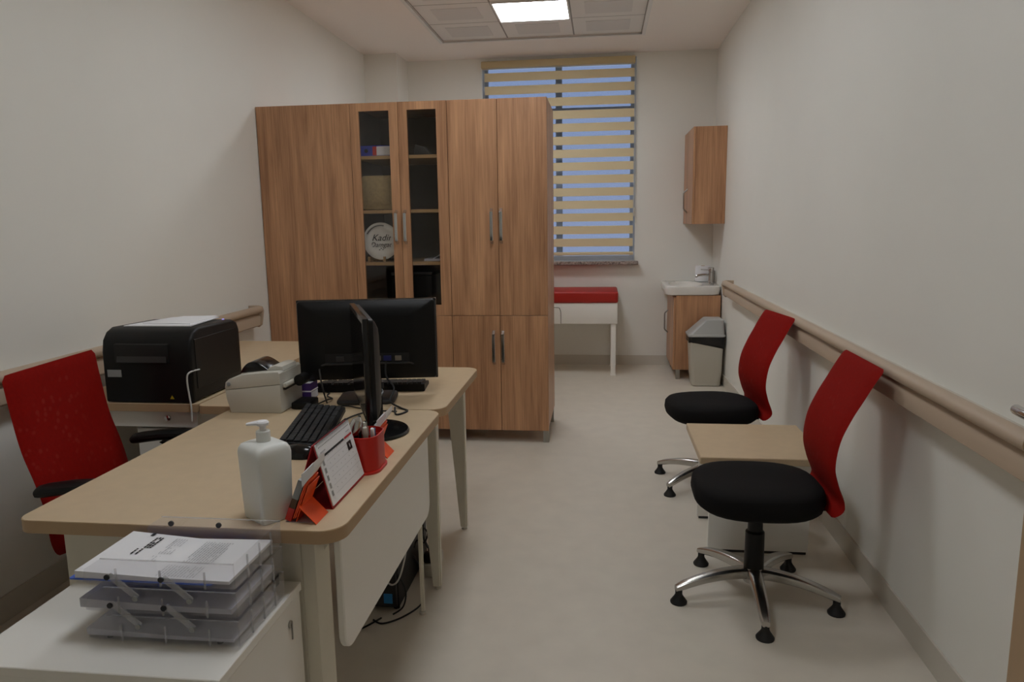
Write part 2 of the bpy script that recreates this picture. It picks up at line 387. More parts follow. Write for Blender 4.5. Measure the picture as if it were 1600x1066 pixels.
# door at the right edge: frame, leaf and lever
dr = sthing('door_1', 'wooden door frame with a steel lever door in the right wall', (XR, 1.1, 0))
B().box(.950, XR, DY1-.03, 1.697, 0, DZ+.1).box(.957, XR, DY0-.095, DY0+.03, 0, DZ+.1).box(.957, XR, DY0+.03, DY1-.03, DZ, DZ+.1).out('door_frame', M_DOOR, dr, sm=0)
B().box(1.0, XR+.02, DY0+.031, DY1-.031, .008, DZ-.002).out('door_leaf', M_DLEAF, dr, sm=0)
h = B(); h.lathe([(.026, 0), (.026, .008), (.012, .01), (.012, .062)], (.999, 1.50, .968), 18, 'x') if False else None
b = B(); b.tube([(1.0, 1.50, .965), (.915, 1.50, .967), (.9, 1.515, .970), (.897, 1.56, .975), (.899, 1.64, .975), (.906, 1.685, .973)], .0115, 12)
b.box(.991, 1.0, 1.475, 1.525, .85, 1.05, .003)
b.out('lever_handle', M_CHROME, dr)

# ------------------------------------------------------------------ wall hand rails
def handrail(wx, sgn, y0, y1, label):
    t = thing('wall_handrail', label, 'handrail', (wx, (y0+y1)/2, .78))
    x = lambda d: wx-sgn*d
    def pr(pts): return [(x(a), z) for a, z in pts]
    B().prism(pr([(.0, .79), (.055, .785), (.07, .795), (.072, .845), (.06, .862), (.0, .864)]), y0, y1, 'y').out('bumper_plate', M_RAIL, t, sm=40)
    n = 14; B().prism([(x(.066+.026*math.cos(2*PI*k/n)), .888+.022*math.sin(2*PI*k/n)) for k in range(n)], y0, y1, 'y').out('rail', M_RAIL, t, sm=40)
    B().box(min(x(0), x(.06)), max(x(0), x(.06)), y0+.01, y1-.01, .866, .885).out('rail_bracket', M_SKIRT, t)
    for ya, yb in (((y1, y1+.018),) if sgn > 0 else ((y0-.018, y0), (y1, y1+.018))):
        B().prism(pr([(0, .784), (.06, .78), (.078, .795), (.093, .88), (.085, .905), (.06, .912), (0, .91)]), ya, yb, 'y', .004).out('end_cap', M_RAIL, t)
    return t
handrail(XR, 1, 1.6985, 5.88, 'beige plastic wall handrail behind the two visitor chairs')
handrail(XL, -1, -.6, 4.20, 'beige plastic wall handrail running behind the printer to the tall cabinets')

# ------------------------------------------------------------------ tall cabinets
CY, CD = 4.47, .58
def bow(b, x, y, z0, z1, d=.03, r=.006):
    b.tube([(x, y, z0), (x, y-d*.8, z0+.004), (x, y-d, z0+.02), (x, y-d, (z0+z1)/2), (x, y-d, z1-.02), (x, y-d*.8, z1-.004), (x, y, z1)], r, 8)
def bow_handle(x, y, z0, z1, par):
    # flat bow handle: two shiny feet and a flat grip
    b = B(); b.prism([(y, z0), (y-.028, z0+.02), (y-.030, z0+.05), (y-.030, z1-.05), (y-.028, z1-.02), (y, z1), (y, z1-.016), (y-.02, z1-.03), (y-.021, z1-.055), (y-.021, z0+.055), (y-.02, z0+.03), (y, z0+.016)], x-.0095, x+.0095, 'x', .002, 1)
    b.out('handle', M_CHROME, par)['label'] = 'chrome bow handle'
def carcass(x0, x1, t, hollow=False):
    w = .018; g = .0012
    x0 += g; x1 -= g; ya, yb = CY+.02, CY+CD
    if hollow:
        b = B().box(x0, x0+w, ya, yb, .1, 2.113).box(x1-w, x1, ya, yb, .1, 2.113).box(x0+w, x1-w, ya, yb, 2.095, 2.113).box(x0+w, x1-w, ya, yb, .1, .118).box(x0+w, x1-w, yb-.008, yb, .118, 2.095)
        b.out('carcass', M_WOOD, t, sm=0)
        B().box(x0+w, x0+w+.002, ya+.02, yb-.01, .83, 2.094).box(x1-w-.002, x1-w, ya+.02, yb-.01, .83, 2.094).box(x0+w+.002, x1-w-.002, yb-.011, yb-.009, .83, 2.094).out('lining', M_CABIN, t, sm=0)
    else:
        B().box(x0, x1, ya, yb, .1, 2.113).out('carcass', M_WOOD, t, sm=0)
    for lx in (x0+.037, x1-.002):
        for ly in (ya+.02, yb-.06):
            B().box(lx-.035, lx, ly-.02, ly+.02, .0, .1).out('leg', M_BRUSH, t)
def door(x0, x1, z0, z1, t, name='door'):
    return B().box(x0+.0015, x1-.0015, CY, CY+.0185, z0+.0015, z1-.0015, .0012, 1).out(name, M_WOOD, t, sm=0)
U = [-2.128, -1.528, -.927, -.325]; GRP = 'tall brown cabinets in a row'
t = thing('tall_cabinet', 'plain tall brown wood cabinet against the left wall, without glass or handles in view', 'cabinet', ((U[0]+U[1])/2, CY+CD/2, 0), group=GRP)
carcass(U[0], U[1], t); door(U[0]+.001, U[1], .08, 2.115, t)
t = thing('tall_cabinet', 'tall brown wood cabinet with two narrow glass doors showing shelves', 'cabinet', ((U[1]+U[2])/2, CY+CD/2, 0), group=GRP)
carcass(U[1], U[2], t, True)
GX = [(-1.528, -1.2275, -1.473, -1.284), (-1.2275, -.927, -1.172, -.993)]
for n, (x0, x1, g0, g1) in enumerate(GX):
    gz0, gz1 = .884, 2.066; b = B(); x0 += .0015; x1 -= .0015
    b.box(x0, g0, CY, CY+.0185, .8185, 2.1135).box(g1, x1, CY, CY+.0185, .8185, 2.1135).box(g0, g1, CY, CY+.0185, .8185, gz0).box(g0, g1, CY, CY+.0185, gz1, 2.1135)
    d = b.out('glass_door', M_WOOD, t, sm=0)
    B().box(g0+.0002, g1-.0002, CY+.008, CY+.012, gz0+.0002, gz1-.0002).out('pane', M_SMOKE, d, sm=0)
    bow_handle(-1.259 if n == 0 else -1.203, CY, 1.263, 1.473, d)
    d = door(x0-.0015, x1+.0015, .08, .817, t); bow_handle(-1.259 if n == 0 else -1.203, CY, .508, .723, d)
for z in (1.805, 1.477, 1.154):
    B().box(U[1]+.0225, U[2]-.0225, CY+.022, CY+CD-.014, z-.022, z-.002).out('shelf', M_WOODIN, t, sm=0)
B().box(U[1]+.021, U[2]-.021, CY+.03, CY+CD-.012, .80, .818).out('shelf', M_WOODIN, t, sm=0)
t = thing('tall_cabinet', 'tall brown wood cabinet with four plain doors and chrome handles by the window', 'cabinet', ((U[2]+U[3])/2, CY+CD/2, 0), group=GRP)
carcass(U[2], U[3], t)
xm = (U[2]+U[3])/2+.002
for x0, x1, hx in ((U[2], xm, -.666), (xm, U[3], -.607)):
    bow_handle(hx, CY, 1.26, 1.473, door(x0, x1, .817, 2.115, t)); bow_handle(hx, CY, .506, .723, door(x0, x1, .08, .817, t))

# things on the shelves
t = thing('ring_binder', 'blue ring binder lying on the top glass cabinet shelf', 'binder', (-1.42, 4.66, 1.804))
B().box(-1.5, -1.28, 4.56, 4.82, 1.8035, 1.872, .003, 1).out('cover', M_BIND, t)
B().lathe([(.012, 0), (.012, .002), (.006, .003)], (-1.462, 4.5592, 1.84), 16, 'y').out('finger_ring', M_BLACK, t)
B().box(-1.42, -1.395, 4.558, 4.561, 1.812, 1.866).out('red_label', M_REDP, t, sm=0)
B().box(-1.3945, -1.31, 4.558, 4.561, 1.812, 1.866).out('spine_label', M_PAPER, t, sm=0)
o = B().prism([(-1.17, 1.8035), (-1.05, 1.8035), (-1.10, 1.86), (-1.16, 1.875)], 4.60, 4.66, 'y', .004).out('cloth_bag', M_DGREY)
tag(o, 'small dark crumpled pouch on the top glass cabinet shelf', 'pouch')
t = thing('award_plaque', 'square bronze award plaque leaning on the second glass cabinet shelf', 'plaque', (-1.41, 4.62, 1.4755))
R = RX(-.12)
B().prism([(p[0], p[1]) for p in rrect(-1.500, -1.29, 1.4795, 1.688, .02)], 4.554, 4.568, 'y', .003).out('plate', M_GOLD, t)
B().prism(rrect(-1.475, -1.32, 1.508, 1.66, .01), 4.550, 4.5545, 'y', .002).out('relief', M_GOLD, t)
B().box(-1.42, -1.38, 4.569, 4.62, 1.4755, 1.58).out('prop', M_DGREY, t)
t = thing('decorative_plate', 'round white porcelain plate with black calligraphy on a wooden stand', 'plate', (-1.41, 4.57, 1.1525))
pc = (-1.386, 4.545, 1.282)
B().lathe([(.0, .012), (.06, .010), (.072, .006), (.114, -.004), (.117, -.002), (.116, .002), (.074, .013), (.0, .018)], pc, 48, 'y').out('plate', M_PORC, t, sm=50)
mt = Matrix.Translation((-1.386, 4.5525, 1.302)) @ Matrix.Rotation(PI/2, 4, 'X')
text('lettering', 'Kadir', .058, M_INK, t, mt, .35)
text('lettering', 'Damgacı', .043, M_INK, t, Matrix.Translation((-1.386, 4.5525, 1.258)) @ Matrix.Rotation(PI/2, 4, 'X'), .35)
b = B()
for k in range(14):
    a = PI*.30+k*PI*.42/14+.45; r = .098
    x, z = pc[0]+r*math.cos(a), pc[2]+r*math.sin(a); b.box(x-.004, x+.004, 4.5395, 4.541, z-.003, z+.003, rot=RY(-a))
for k in range(10): b.box(-1.46+k*.011, -1.452+k*.011, 4.5525, 4.554, 1.222-.00*k+.012*math.sin(k*1.3), 1.227+.012*math.sin(k*1.3))
b.out('ornament', M_INK, t, sm=0)['kind'] = 'stuff'
B().box(-1.47, -1.455, 4.52, 4.62, 1.1525, 1.164).box(-1.37, -1.355, 4.52, 4.62, 1.1525, 1.164).box(-1.47, -1.355, 4.585, 4.60, 1.1525, 1.30).box(-1.47, -1.455, 4.52, 4.532, 1.163, 1.185).box(-1.37, -1.355, 4.52, 4.532, 1.163, 1.185).out('stand', M_WOODIN, t)
o = B().box(-1.12, -.97, 4.58, 4.80, 1.1525, 1.166).box(-1.07, -.96, 4.60, 4.80, 1.166, 1.172, rot=RY(-.5), piv=(-1.06, 4.7, 1.168)).out('paper_sheets', M_PAPER2)
tag(o, 'loose white papers on the third glass cabinet shelf', 'papers')
t = thing('storage_box', 'black storage box standing on the bottom glass cabinet shelf', 'box', (-1.12, 4.72, .819))
B().box(-1.33, -1.07, 4.56, 4.85, .8185, 1.06, .006).out('body', M_BLACK, t)
B().box(-1.335, -1.065, 4.555, 4.855, 1.0605, 1.085, .006).out('lid', M_DGREY, t)

# ------------------------------------------------------------------ back of the room
t = thing('examination_couch', 'white examination couch with a red vinyl pad under the window', 'couch', (-.7, 6.8, 0))
B().prism(rrect(-1.75, .147, 6.53, 7.03, .02), .66, .762, 'z', .018, 3).out('pad', M_REDV, t)
B().box(-1.74, .142, 6.54, 7.03, .472, .6595, .004).out('body', M_WHITE, t)
for lx in (-1.74, .085):
    for ly in (6.55, 6.975):
        B().box(lx, lx+.045, ly, ly+.045, .012, .4715, .003, 1).box(lx-.003, lx+.048, ly-.003, ly+.048, 0, .0118).out('leg', M_WHITE, t)
b = B(); b.tube([(-.62, 6.539, .62), (-.40, 6.539, .62), (-.372, 6.539, .605), (-.362, 6.539, .57), (-.362, 6.539, .473)], .0022, 6)
b.out('panel_seam', M_DGREY, t)

t = thing('wall_cabinet', 'narrow brown wood wall cabinet hung above the washbasin', 'cabinet', (.88, 6.72, 1.345))
B().box(.772, XR-.001, 6.40, 7.055, 1.345, 2.142).out('carcass', M_WOOD, t, sm=0)
d = B().box(.752, .7705, 6.398, 7.055, 1.345, 2.142, .001, 1).out('door', M_WOOD, t, sm=0)
B().tube([(.752, 6.76, 1.44), (.725, 6.76, 1.47), (.72, 6.76, 1.48), (.72, 6.76, 1.61), (.725, 6.76, 1.62), (.752, 6.76, 1.65)], .006, 8, False).out('handle', M_BRUSH, d)

t = thing('vanity_cabinet', 'brown wood vanity cabinet on short metal legs under the washbasin', 'cabinet', (.82, 6.74, 0))
B().box(.64, 1.012, 6.41, 7.04, .088, .738).out('carcass', M_WOOD, t, sm=0)
d = B().box(.62, .6385, 6.412, 7.04, .088, .72, .001, 1).out('door', M_WOOD, t, sm=0)
B().tube([(.62, 6.93, .34), (.592, 6.93, .365), (.588, 6.93, .375), (.588, 6.93, .515), (.592, 6.93, .525), (.62, 6.93, .55)], .006, 8, False).out('handle', M_BRUSH, d)
for lx in (.65, .97):
    for ly in (6.425, 6.96): B().box(lx, lx+.035, ly, ly+.035, 0, .0875).out('leg', M_BRUSH, t)
t = thing('washbasin', 'white ceramic washbasin top on the vanity cabinet', 'washbasin', (.78, 6.73, .74))
# rim with a bowl: ring between the outline and an oval, then the bowl
b = B(); n = 48; ox0, ox1, oy0, oy1 = .548, XR-.004, 6.395, 7.05; cx, cy = .75, 6.72
out_ = []
for k in range(n):
    a = 2*PI*k/n; c_, s_ = math.cos(a), math.sin(a)
    hx = (ox1-cx) if c_ > 0 else (cx-ox0); hy = (oy1-cy) if s_ > 0 else (cy-oy0); q = (abs(c_)**8+abs(s_)**8)**(1/8)
    out_.append((cx+hx*c_/q, cy+hy*s_/q))
ov = [(cx+.15*math.cos(2*PI*k/n), cy+.24*math.sin(2*PI*k/n)) for k in range(n)]
sc = lambda L, q: [(cx+(x-cx)*q, cy+(y-cy)*q) for x, y in L]
rg = [[(x, y, .739) for x, y in sc(out_, .93)], [(x, y, .745) for x, y in sc(out_, .975)], [(x, y, .785) for x, y in out_], [(x, y, .812) for x, y in sc(out_, .995)], [(x, y, .816) for x, y in sc(out_, .975)], [(x, y, .812) for x, y in ov], [(x, y, .792) for x, y in sc(ov, .93)], [(x, y, .755) for x, y in sc(ov, .7)], [(x, y, .748) for x, y in sc(ov, .2)]]
b.loft([[Vector(p) for p in r] for r in rg]); b.out('basin', M_CERAM, t, sm=50)
B().lathe([(.018, 0), (.02, .004), (.005, .005)], (cx, cy, .746), 16).out('drain', M_CHROME, t)
t = thing('basin_tap', 'chrome lever tap standing on the washbasin by the wall', 'tap', (.99, 6.72, .816))
tx = .965
B().lathe([(.026, 0), (.026, .006), (.019, .012), (.018, .10), (.0, .102)], (tx, 6.72, .815), 18).out('body', M_CHROME, t)
B().tube([(tx, 6.72, .885), (tx-.05, 6.72, .892), (tx-.115, 6.72, .885), (tx-.118, 6.72, .87)], .0115, 10).out('spout', M_CHROME, t)
B().lathe([(.018, 0), (.019, .02), (.008, .028)], (tx, 6.72, .918), 18).tube([(tx, 6.72, .935), (tx-.04, 6.72, .937), (tx-.085, 6.72, .94)], .006, 8).out('lever', M_CHROME, t)
t = thing('soap_dispenser', 'slim steel soap dispenser standing beside the washbasin tap', 'dispenser', (.998, 6.80, .816))
B().lathe([(.017, 0), (.017, .105), (.012, .11), (.006, .112), (.006, .135), (.0, .136)], (1.0, 6.80, .8165), 16).out('body', M_BRUSH, t)
B().tube([(1.0, 6.80, .948), (.97, 6.80, .95), (.955, 6.80, .945)], .0045, 8).out('nozzle', M_CHROME, t)
t = thing('paper_towel_roll', 'white paper towel roll standing on the washbasin against the back wall', 'paper roll', (.93, 6.97, .816))
B().lathe([(.02, .0), (.066, 0), (.067, .004), (.067, .136), (.066, .14), (.02, .14)], (.93, 6.965, .8168), 28).out('roll', M_PAPER, t)
B().lathe([(.0195, .0), (.0195, .142), (.016, .142), (.016, 0)], (.93, 6.965, .8168), 18).out('core', M_WOODIN, t)

t = thing('swing_lid_bin', 'pale grey swing lid waste bin with a black liner beside the vanity', 'waste bin', (.87, 6.22, 0))
def ring(x0, x1, y0, y1, z, r=.03): return [Vector((x, y, z)) for x, y in rrect(x0, x1, y0, y1, r, 5)]
B().loft([ring(.765, .985, 6.15, 6.31, .0, .035), ring(.755, .99, 6.14, 6.32, .01, .035), ring(.748, .994, 6.133, 6.325, .09), ring(.746, .996, 6.131, 6.327, .094), ring(.728, 1.006, 6.118, 6.338, .40)]).out('body', M_BINP, t)
# liner hanging over the edge
b = B(); lo = ring(.719, 1.012, 6.110, 6.346, .36); hi = ring(.719, 1.012, 6.110, 6.346, .425)
for i, v in enumerate(lo): v.z = .385-.05*max(0, (v.x-.75)/.26)-.012*math.sin(i*1.7)
hi2 = ring(.723, 1.009, 6.114, 6.342, .425); lo2 = [Vector((v.x*.97+.026, v.y*.97+.187, v.z)) for v in lo]
b.loft([lo2, lo, hi, hi2]); b.out('liner', M_LINER, t)
b = B(); b.loft([ring(.714, 1.017, 6.105, 6.351, .4255), ring(.714, 1.017, 6.105, 6.351, .44), ring(.722, 1.01, 6.112, 6.344, .445), ring(.85, 1.0, 6.13, 6.33, .562, .02), ring(.858, .99, 6.138, 6.322, .568, .02)])
b.out('swing_lid', M_BINL, t)

# ------------------------------------------------------------------ visitor chairs
def backrest(prof, hw, th=.022, sgn=1, curve=.03, ny=14, topr=.016, botr=.05):
    """prof: list (z, x) bottom to top; closed shell"""
    pts = spline([Vector((x, 0, z)) for z, x in prof], 5); n = len(pts); rings = []
    for i, p in enumerate(pts):
        d = (pts[min(i+1, n-1)]-pts[max(i-1, 0)]).normalized(); nrm = Vector((d.z, 0, -d.x))
        zt_, zb_ = pts[-1].z-p.z, p.z-pts[0].z
        w = hw
        if zt_ < topr: w -= topr-math.sqrt(max(0, topr**2-(topr-zt_)**2))
        if zb_ < botr: w -= (botr-math.sqrt(max(0, botr**2-(botr-zb_)**2)))*.8
        t2 = th/2*(1 if .012 < zt_ else .6)
        fr = []; bk = []
        for j in range(ny+1):
            s_ = -1+2*j/ny; off = -sgn*curve*(s_*s_)
            q = t2*math.sqrt(max(0, 1-abs(s_)**6))
            c0 = Vector((p.x+off, s_*w, p.z)); fr.append(c0+nrm*q); bk.append(c0-nrm*q)
        rings.append(fr+bk[::-1][1:-1] if False else fr+bk[-2:0:-1])
    return B().loft(rings)
def seat_mesh(x0, x1, hw, z0, z1, ex=2.7):
    b = B(); n = 40; rings = []; cx = (x0+x1)/2; hx = (x1-x0)/2
    for r, z in ((.02, z0), (.7, z0), (.9, z0+.006), (.97, z0+.02), (1., z0+.045), (.985, z1-.022), (.93, z1-.008), (.8, z1), (.5, z1+.002), (.02, z1-.002)):
        rg = []
        for k in range(n):
            a = 2*PI*k/n; c_, s_ = math.cos(a), math.sin(a); q = (abs(c_)**ex+abs(s_)**ex)**(1/ex)
            rg.append(Vector((cx+r*hx*c_/q, r*hw*s_/q, z)))
        rings.append(rg)
    return b.loft(rings)
def star_base(t, a0, R=.30, glide=True):
    b0 = B().lathe([(.036, .062), (.042, .075), (.042, .105), (.036, .118)], (0, 0, 0), 24); b0.out('hub', M_ALU, t, False)
    for k in range(5):
        a = a0+k*2*PI/5; rot = Matrix.Rotation(a, 4, 'Z'); b = B(); rings = []
        for i in range(11):
            u = i/10; r = .03+u*(R-.03); zc = .098+.012*math.sin(u*PI*.6)-.052*u**1.7
            hw_ = .027-.010*u; hh = .021-.008*u
            if i == 10: hw_ *= .8; hh *= .8
            rings.append([rot @ Vector((r, math.copysign(abs(math.cos(q))**.6, math.cos(q))*hw_, zc+math.copysign(abs(math.sin(q))**.6, math.sin(q))*hh)) for q in [2*PI*j/14 for j in range(14)]])
        b.loft(rings); arm = b.out('base_arm', M_ALU, t, False)
        p = rot @ Vector((R-.012, 0, 0))
        if glide: B().lathe([(.0, 0), (.030, 0), (.031, .006), (.017, .026), (.013, .034), (.013, .05)], p, 18).out('glide', M_RUB, arm, False)
        else:
            B().lathe([(.024, -.011), (.027, -.008), (.027, .008), (.024, .011)], p+Vector((0, 0, .027)), 18, 'y').out('caster', M_RUB, arm, False)
    B().lathe([(.034, .09), (.036, .10), (.034, .255), (.027, .262), (.026, .315), (.0, .316)], (0, 0, 0), 22).out('column', M_BLACK, t, False)
def visitor_chair(label, loc, rz, a0):
    """user faces -X; backrest on +X"""
    t = thing('visitor_chair', label, 'chair', loc, rz, 'red and black visitor chairs')
    star_base(t, a0-rz)
    B().lathe([(.016, .316), (.016, .345)], (0, 0, 0), 14).out('gas_lift', M_CHROME, t, False)
    B().box(-.09, .16, -.08, .08, .343, .368, .008).out('mechanism', M_BLACK, t, False)
    seat_mesh(-.232, .225, .222, .366, .464).out('seat', M_FAB, t, False, 60)
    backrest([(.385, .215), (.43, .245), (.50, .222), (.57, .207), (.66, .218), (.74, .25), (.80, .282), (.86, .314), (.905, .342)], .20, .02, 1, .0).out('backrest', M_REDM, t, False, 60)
    B().box(.12, .24, -.05, .05, .36, .385, .006).out('back_bracket', M_BLACK, t, False)
    return t
visitor_chair('red and black swivel chair nearer the door handle, in front of the small side table', (.566, 2.637, 0), 0, math.radians(195))
visitor_chair('red and black swivel chair between the small side table and the waste bin', (.572, 3.82, 0), math.radians(9), math.radians(148))

t = thing('side_table', 'low side table with beige top and white panel legs between two chairs', 'table', (.66, 3.2, 0))
B().box(.405, .91, 2.95, 3.46, .402, .432, .003, 1).out('tabletop', M_BEIGE, t)
B().box(.453, .86, 3.0, 3.018, .012, .4015).out('panel_leg', M_WHITE, t, sm=0)
B().box(.453, .86, 3.35, 3.368, .012, .4015).out('panel_leg', M_WHITE, t, sm=0)
for y in (3.002, 3.352): B().box(.46, .853, y, y+.014, 0, .0118).out('foot_strip', M_DGREY, t, sm=0)

# ------------------------------------------------------------------ desks
def desktop(t, x0, x1, y0, y1, r, z=.75, th=.03):
    top = B().prism(rrect(x0, x1, y0, y1, r, 8), z-th, z-.0015, 'z').out('desktop', M_BEDGE, t, sm=30)
    B().prism(rrect(x0+.0012, x1-.0012, y0+.0012, y1-.0012, r, 8), z-.0015, z, 'z').out('laminate', M_BEIGE, top, sm=30)
def sheet_leg(t, x, y, inx, top=.085, bot=.024, z1=.7195, fl=.04):
    """tapered folded sheet leg; outer edge at x, narrowing inwards (inx=-1 inwards is -x)"""
    b = B(); th = .0035
    def P(w, z): return x+inx*w, z
    outer = [(x-inx*.0, z1), (x-inx*-.006, .014)]
    b.prism([(x, z1), (x+inx*top, z1), (x+inx*(bot+.006), .014), (x+inx*.006, .014)], y-th, y+th, 'y')
    b.prism([(y+.003, z1), (y+fl, z1), (y+fl*.6, .014), (y+.003, .014)], min(x, x+inx*.007), max(x, x+inx*.007), 'x')
    o = b.out('leg', M_WMETAL, t, sm=0)
    B().lathe([(.0, 0), (.013, 0), (.013, .008), (.006, .010), (.006, .016)], (x+inx*min(.016, top/2), y+min(.014, fl*.4), 0), 14).out('foot', M_LABP, o)
t1 = thing('desk', 'beige topped desk with the calendar and pump bottle on it', 'desk', (-.93, 1.9, 0))
desktop(t1, -1.313, -.551, 1.416, 2.432, (.035, .055, .055, .03))
B().box(-1.256, -.672, 1.488, 1.506, 0.012, .7195, .003, 1).out('panel_leg', M_WMETAL, t1)
B().prism([(-.671, 1.488), (-.640, 1.488), (-.624, 1.502), (-.619, 1.522), (-.623, 1.524), (-.630, 1.508), (-.643, 1.495), (-.671, 1.495)], .012, .7195, 'z').out('corner_post', M_WMETAL, t1)
B().prism([(-.622, .7195), (-.590, .7195), (-.590, .712), (-.622, .668)], 1.500, 1.506, 'y').out('gusset', M_WMETAL, t1, sm=0)
B().box(-1.25, -.66, 1.49, 1.504, 0, .0118).out('foot_strip', M_LABP, t1)
B().box(-1.2, -.66, 1.52, 2.35, .69, .7195).out('under_frame', M_WMETAL, t1)
B().prism(rrect(1.53, 2.39, .39, .712, (.05, .05, .0, .0), 8), -.612, -.594, 'x', .003, 1).out('modesty_panel', M_WHITE, t1)
sheet_leg(t1, -.628, 2.392, -1, .016, .006, fl=.014); sheet_leg(t1, -1.25, 2.392, 1, .016, .006, fl=.014)
t2 = thing('desk', 'beige topped desk on tapered metal legs in front of the tall cabinets', 'desk', (-1.0, 2.8, 0))
desktop(t2, -1.465, -.545, 2.436, 3.185, (.03, .06, .06, .03))
for x, inx in ((-.607, -1), (-1.40, 1)):
    for y in (2.575, 3.13): sheet_leg(t2, x, y, inx)
B().box(-1.38, -.63, 2.60, 2.63, .67, .7195).box(-1.38, -.63, 3.08, 3.11, .67, .7195).out('under_frame', M_WMETAL, t2)
t3 = thing('desk', 'beige return desk along the left wall under the black printer', 'desk', (-1.75, 3.15, 0))
desktop(t3, -2.03, -1.472, 2.456, 3.87, .012)
B().box(-2.02, -1.49, 2.481, 2.493, .655, .7195).out('apron', M_WHITE, t3)
B().lathe([(.012, 0), (.012, -.006), (.009, -.008), (.0, -.008)], (-1.606, 2.481, .690), 18, 'y').out('lock', M_CHROME, t3)
B().box(-2.02, -1.49, 3.82, 3.838, 0, .7195).out('panel_leg', M_WHITE, t3)
B().box(-1.515, -1.497, 2.50, 3.815, .012, .7195).out('side_panel', M_WHITE, t3)
t = thing('drawer_pedestal', 'white drawer pedestal under the printer desk', 'drawers', (-1.63, 2.75, 0))
B().box(-1.755, -1.52, 2.525, 3.05, .03, .645).out('body', M_WHITE, t)
for k in range(3): B().box(-1.753, -1.522, 2.507, 2.5245, .035+k*.204, .233+k*.204, .002, 1).out('drawer', M_WHITE, t)
B().box(-1.74, -1.54, 2.55, 3.0, 0, .0295).out('plinth', M_DGREY, t)

# white pedestal cabinet in the foreground
t = thing('pedestal_cabinet', 'white pedestal cabinet carrying the clear paper trays at the desk end', 'cabinet', (-.92, 1.3, 0))
PZ = .60; px0, px1, py0, py1 = -1.19, -.672, 1.113, 1.478
B().box(px0, px1, py0, py1, PZ-.02, PZ, .0015, 1).out('top_panel', M_WHITE, t)
B().box(px0+.006, px1-.02, py0+.004, py1-.004, .06, PZ-.0205).out('body', M_WHITE, t)
d = B().box(px1-.0195, px1-.002, py0+.006, py1-.045, .065, PZ-.0215, .001, 1).out('door', M_WHITE, t)
B().box(px1-.0195, px1-.004, py1-.0435, py1-.004, .06, PZ-.0215).out('side_stile', M_WHITE, t)
B().lathe([(.008, 0), (.008, .004), (.006, .005), (0, .005)], (px1-.002, py1-.068, .535), 14, 'x').box(px1+.002, px1+.0045, py1-.07, py1-.066, .5, .535).out('lock', M_BRUSH, d)
B().box(px0+.03, px1-.04, py0+.03, py1-.03, 0, .0595).out('plinth', M_DGREY, t)

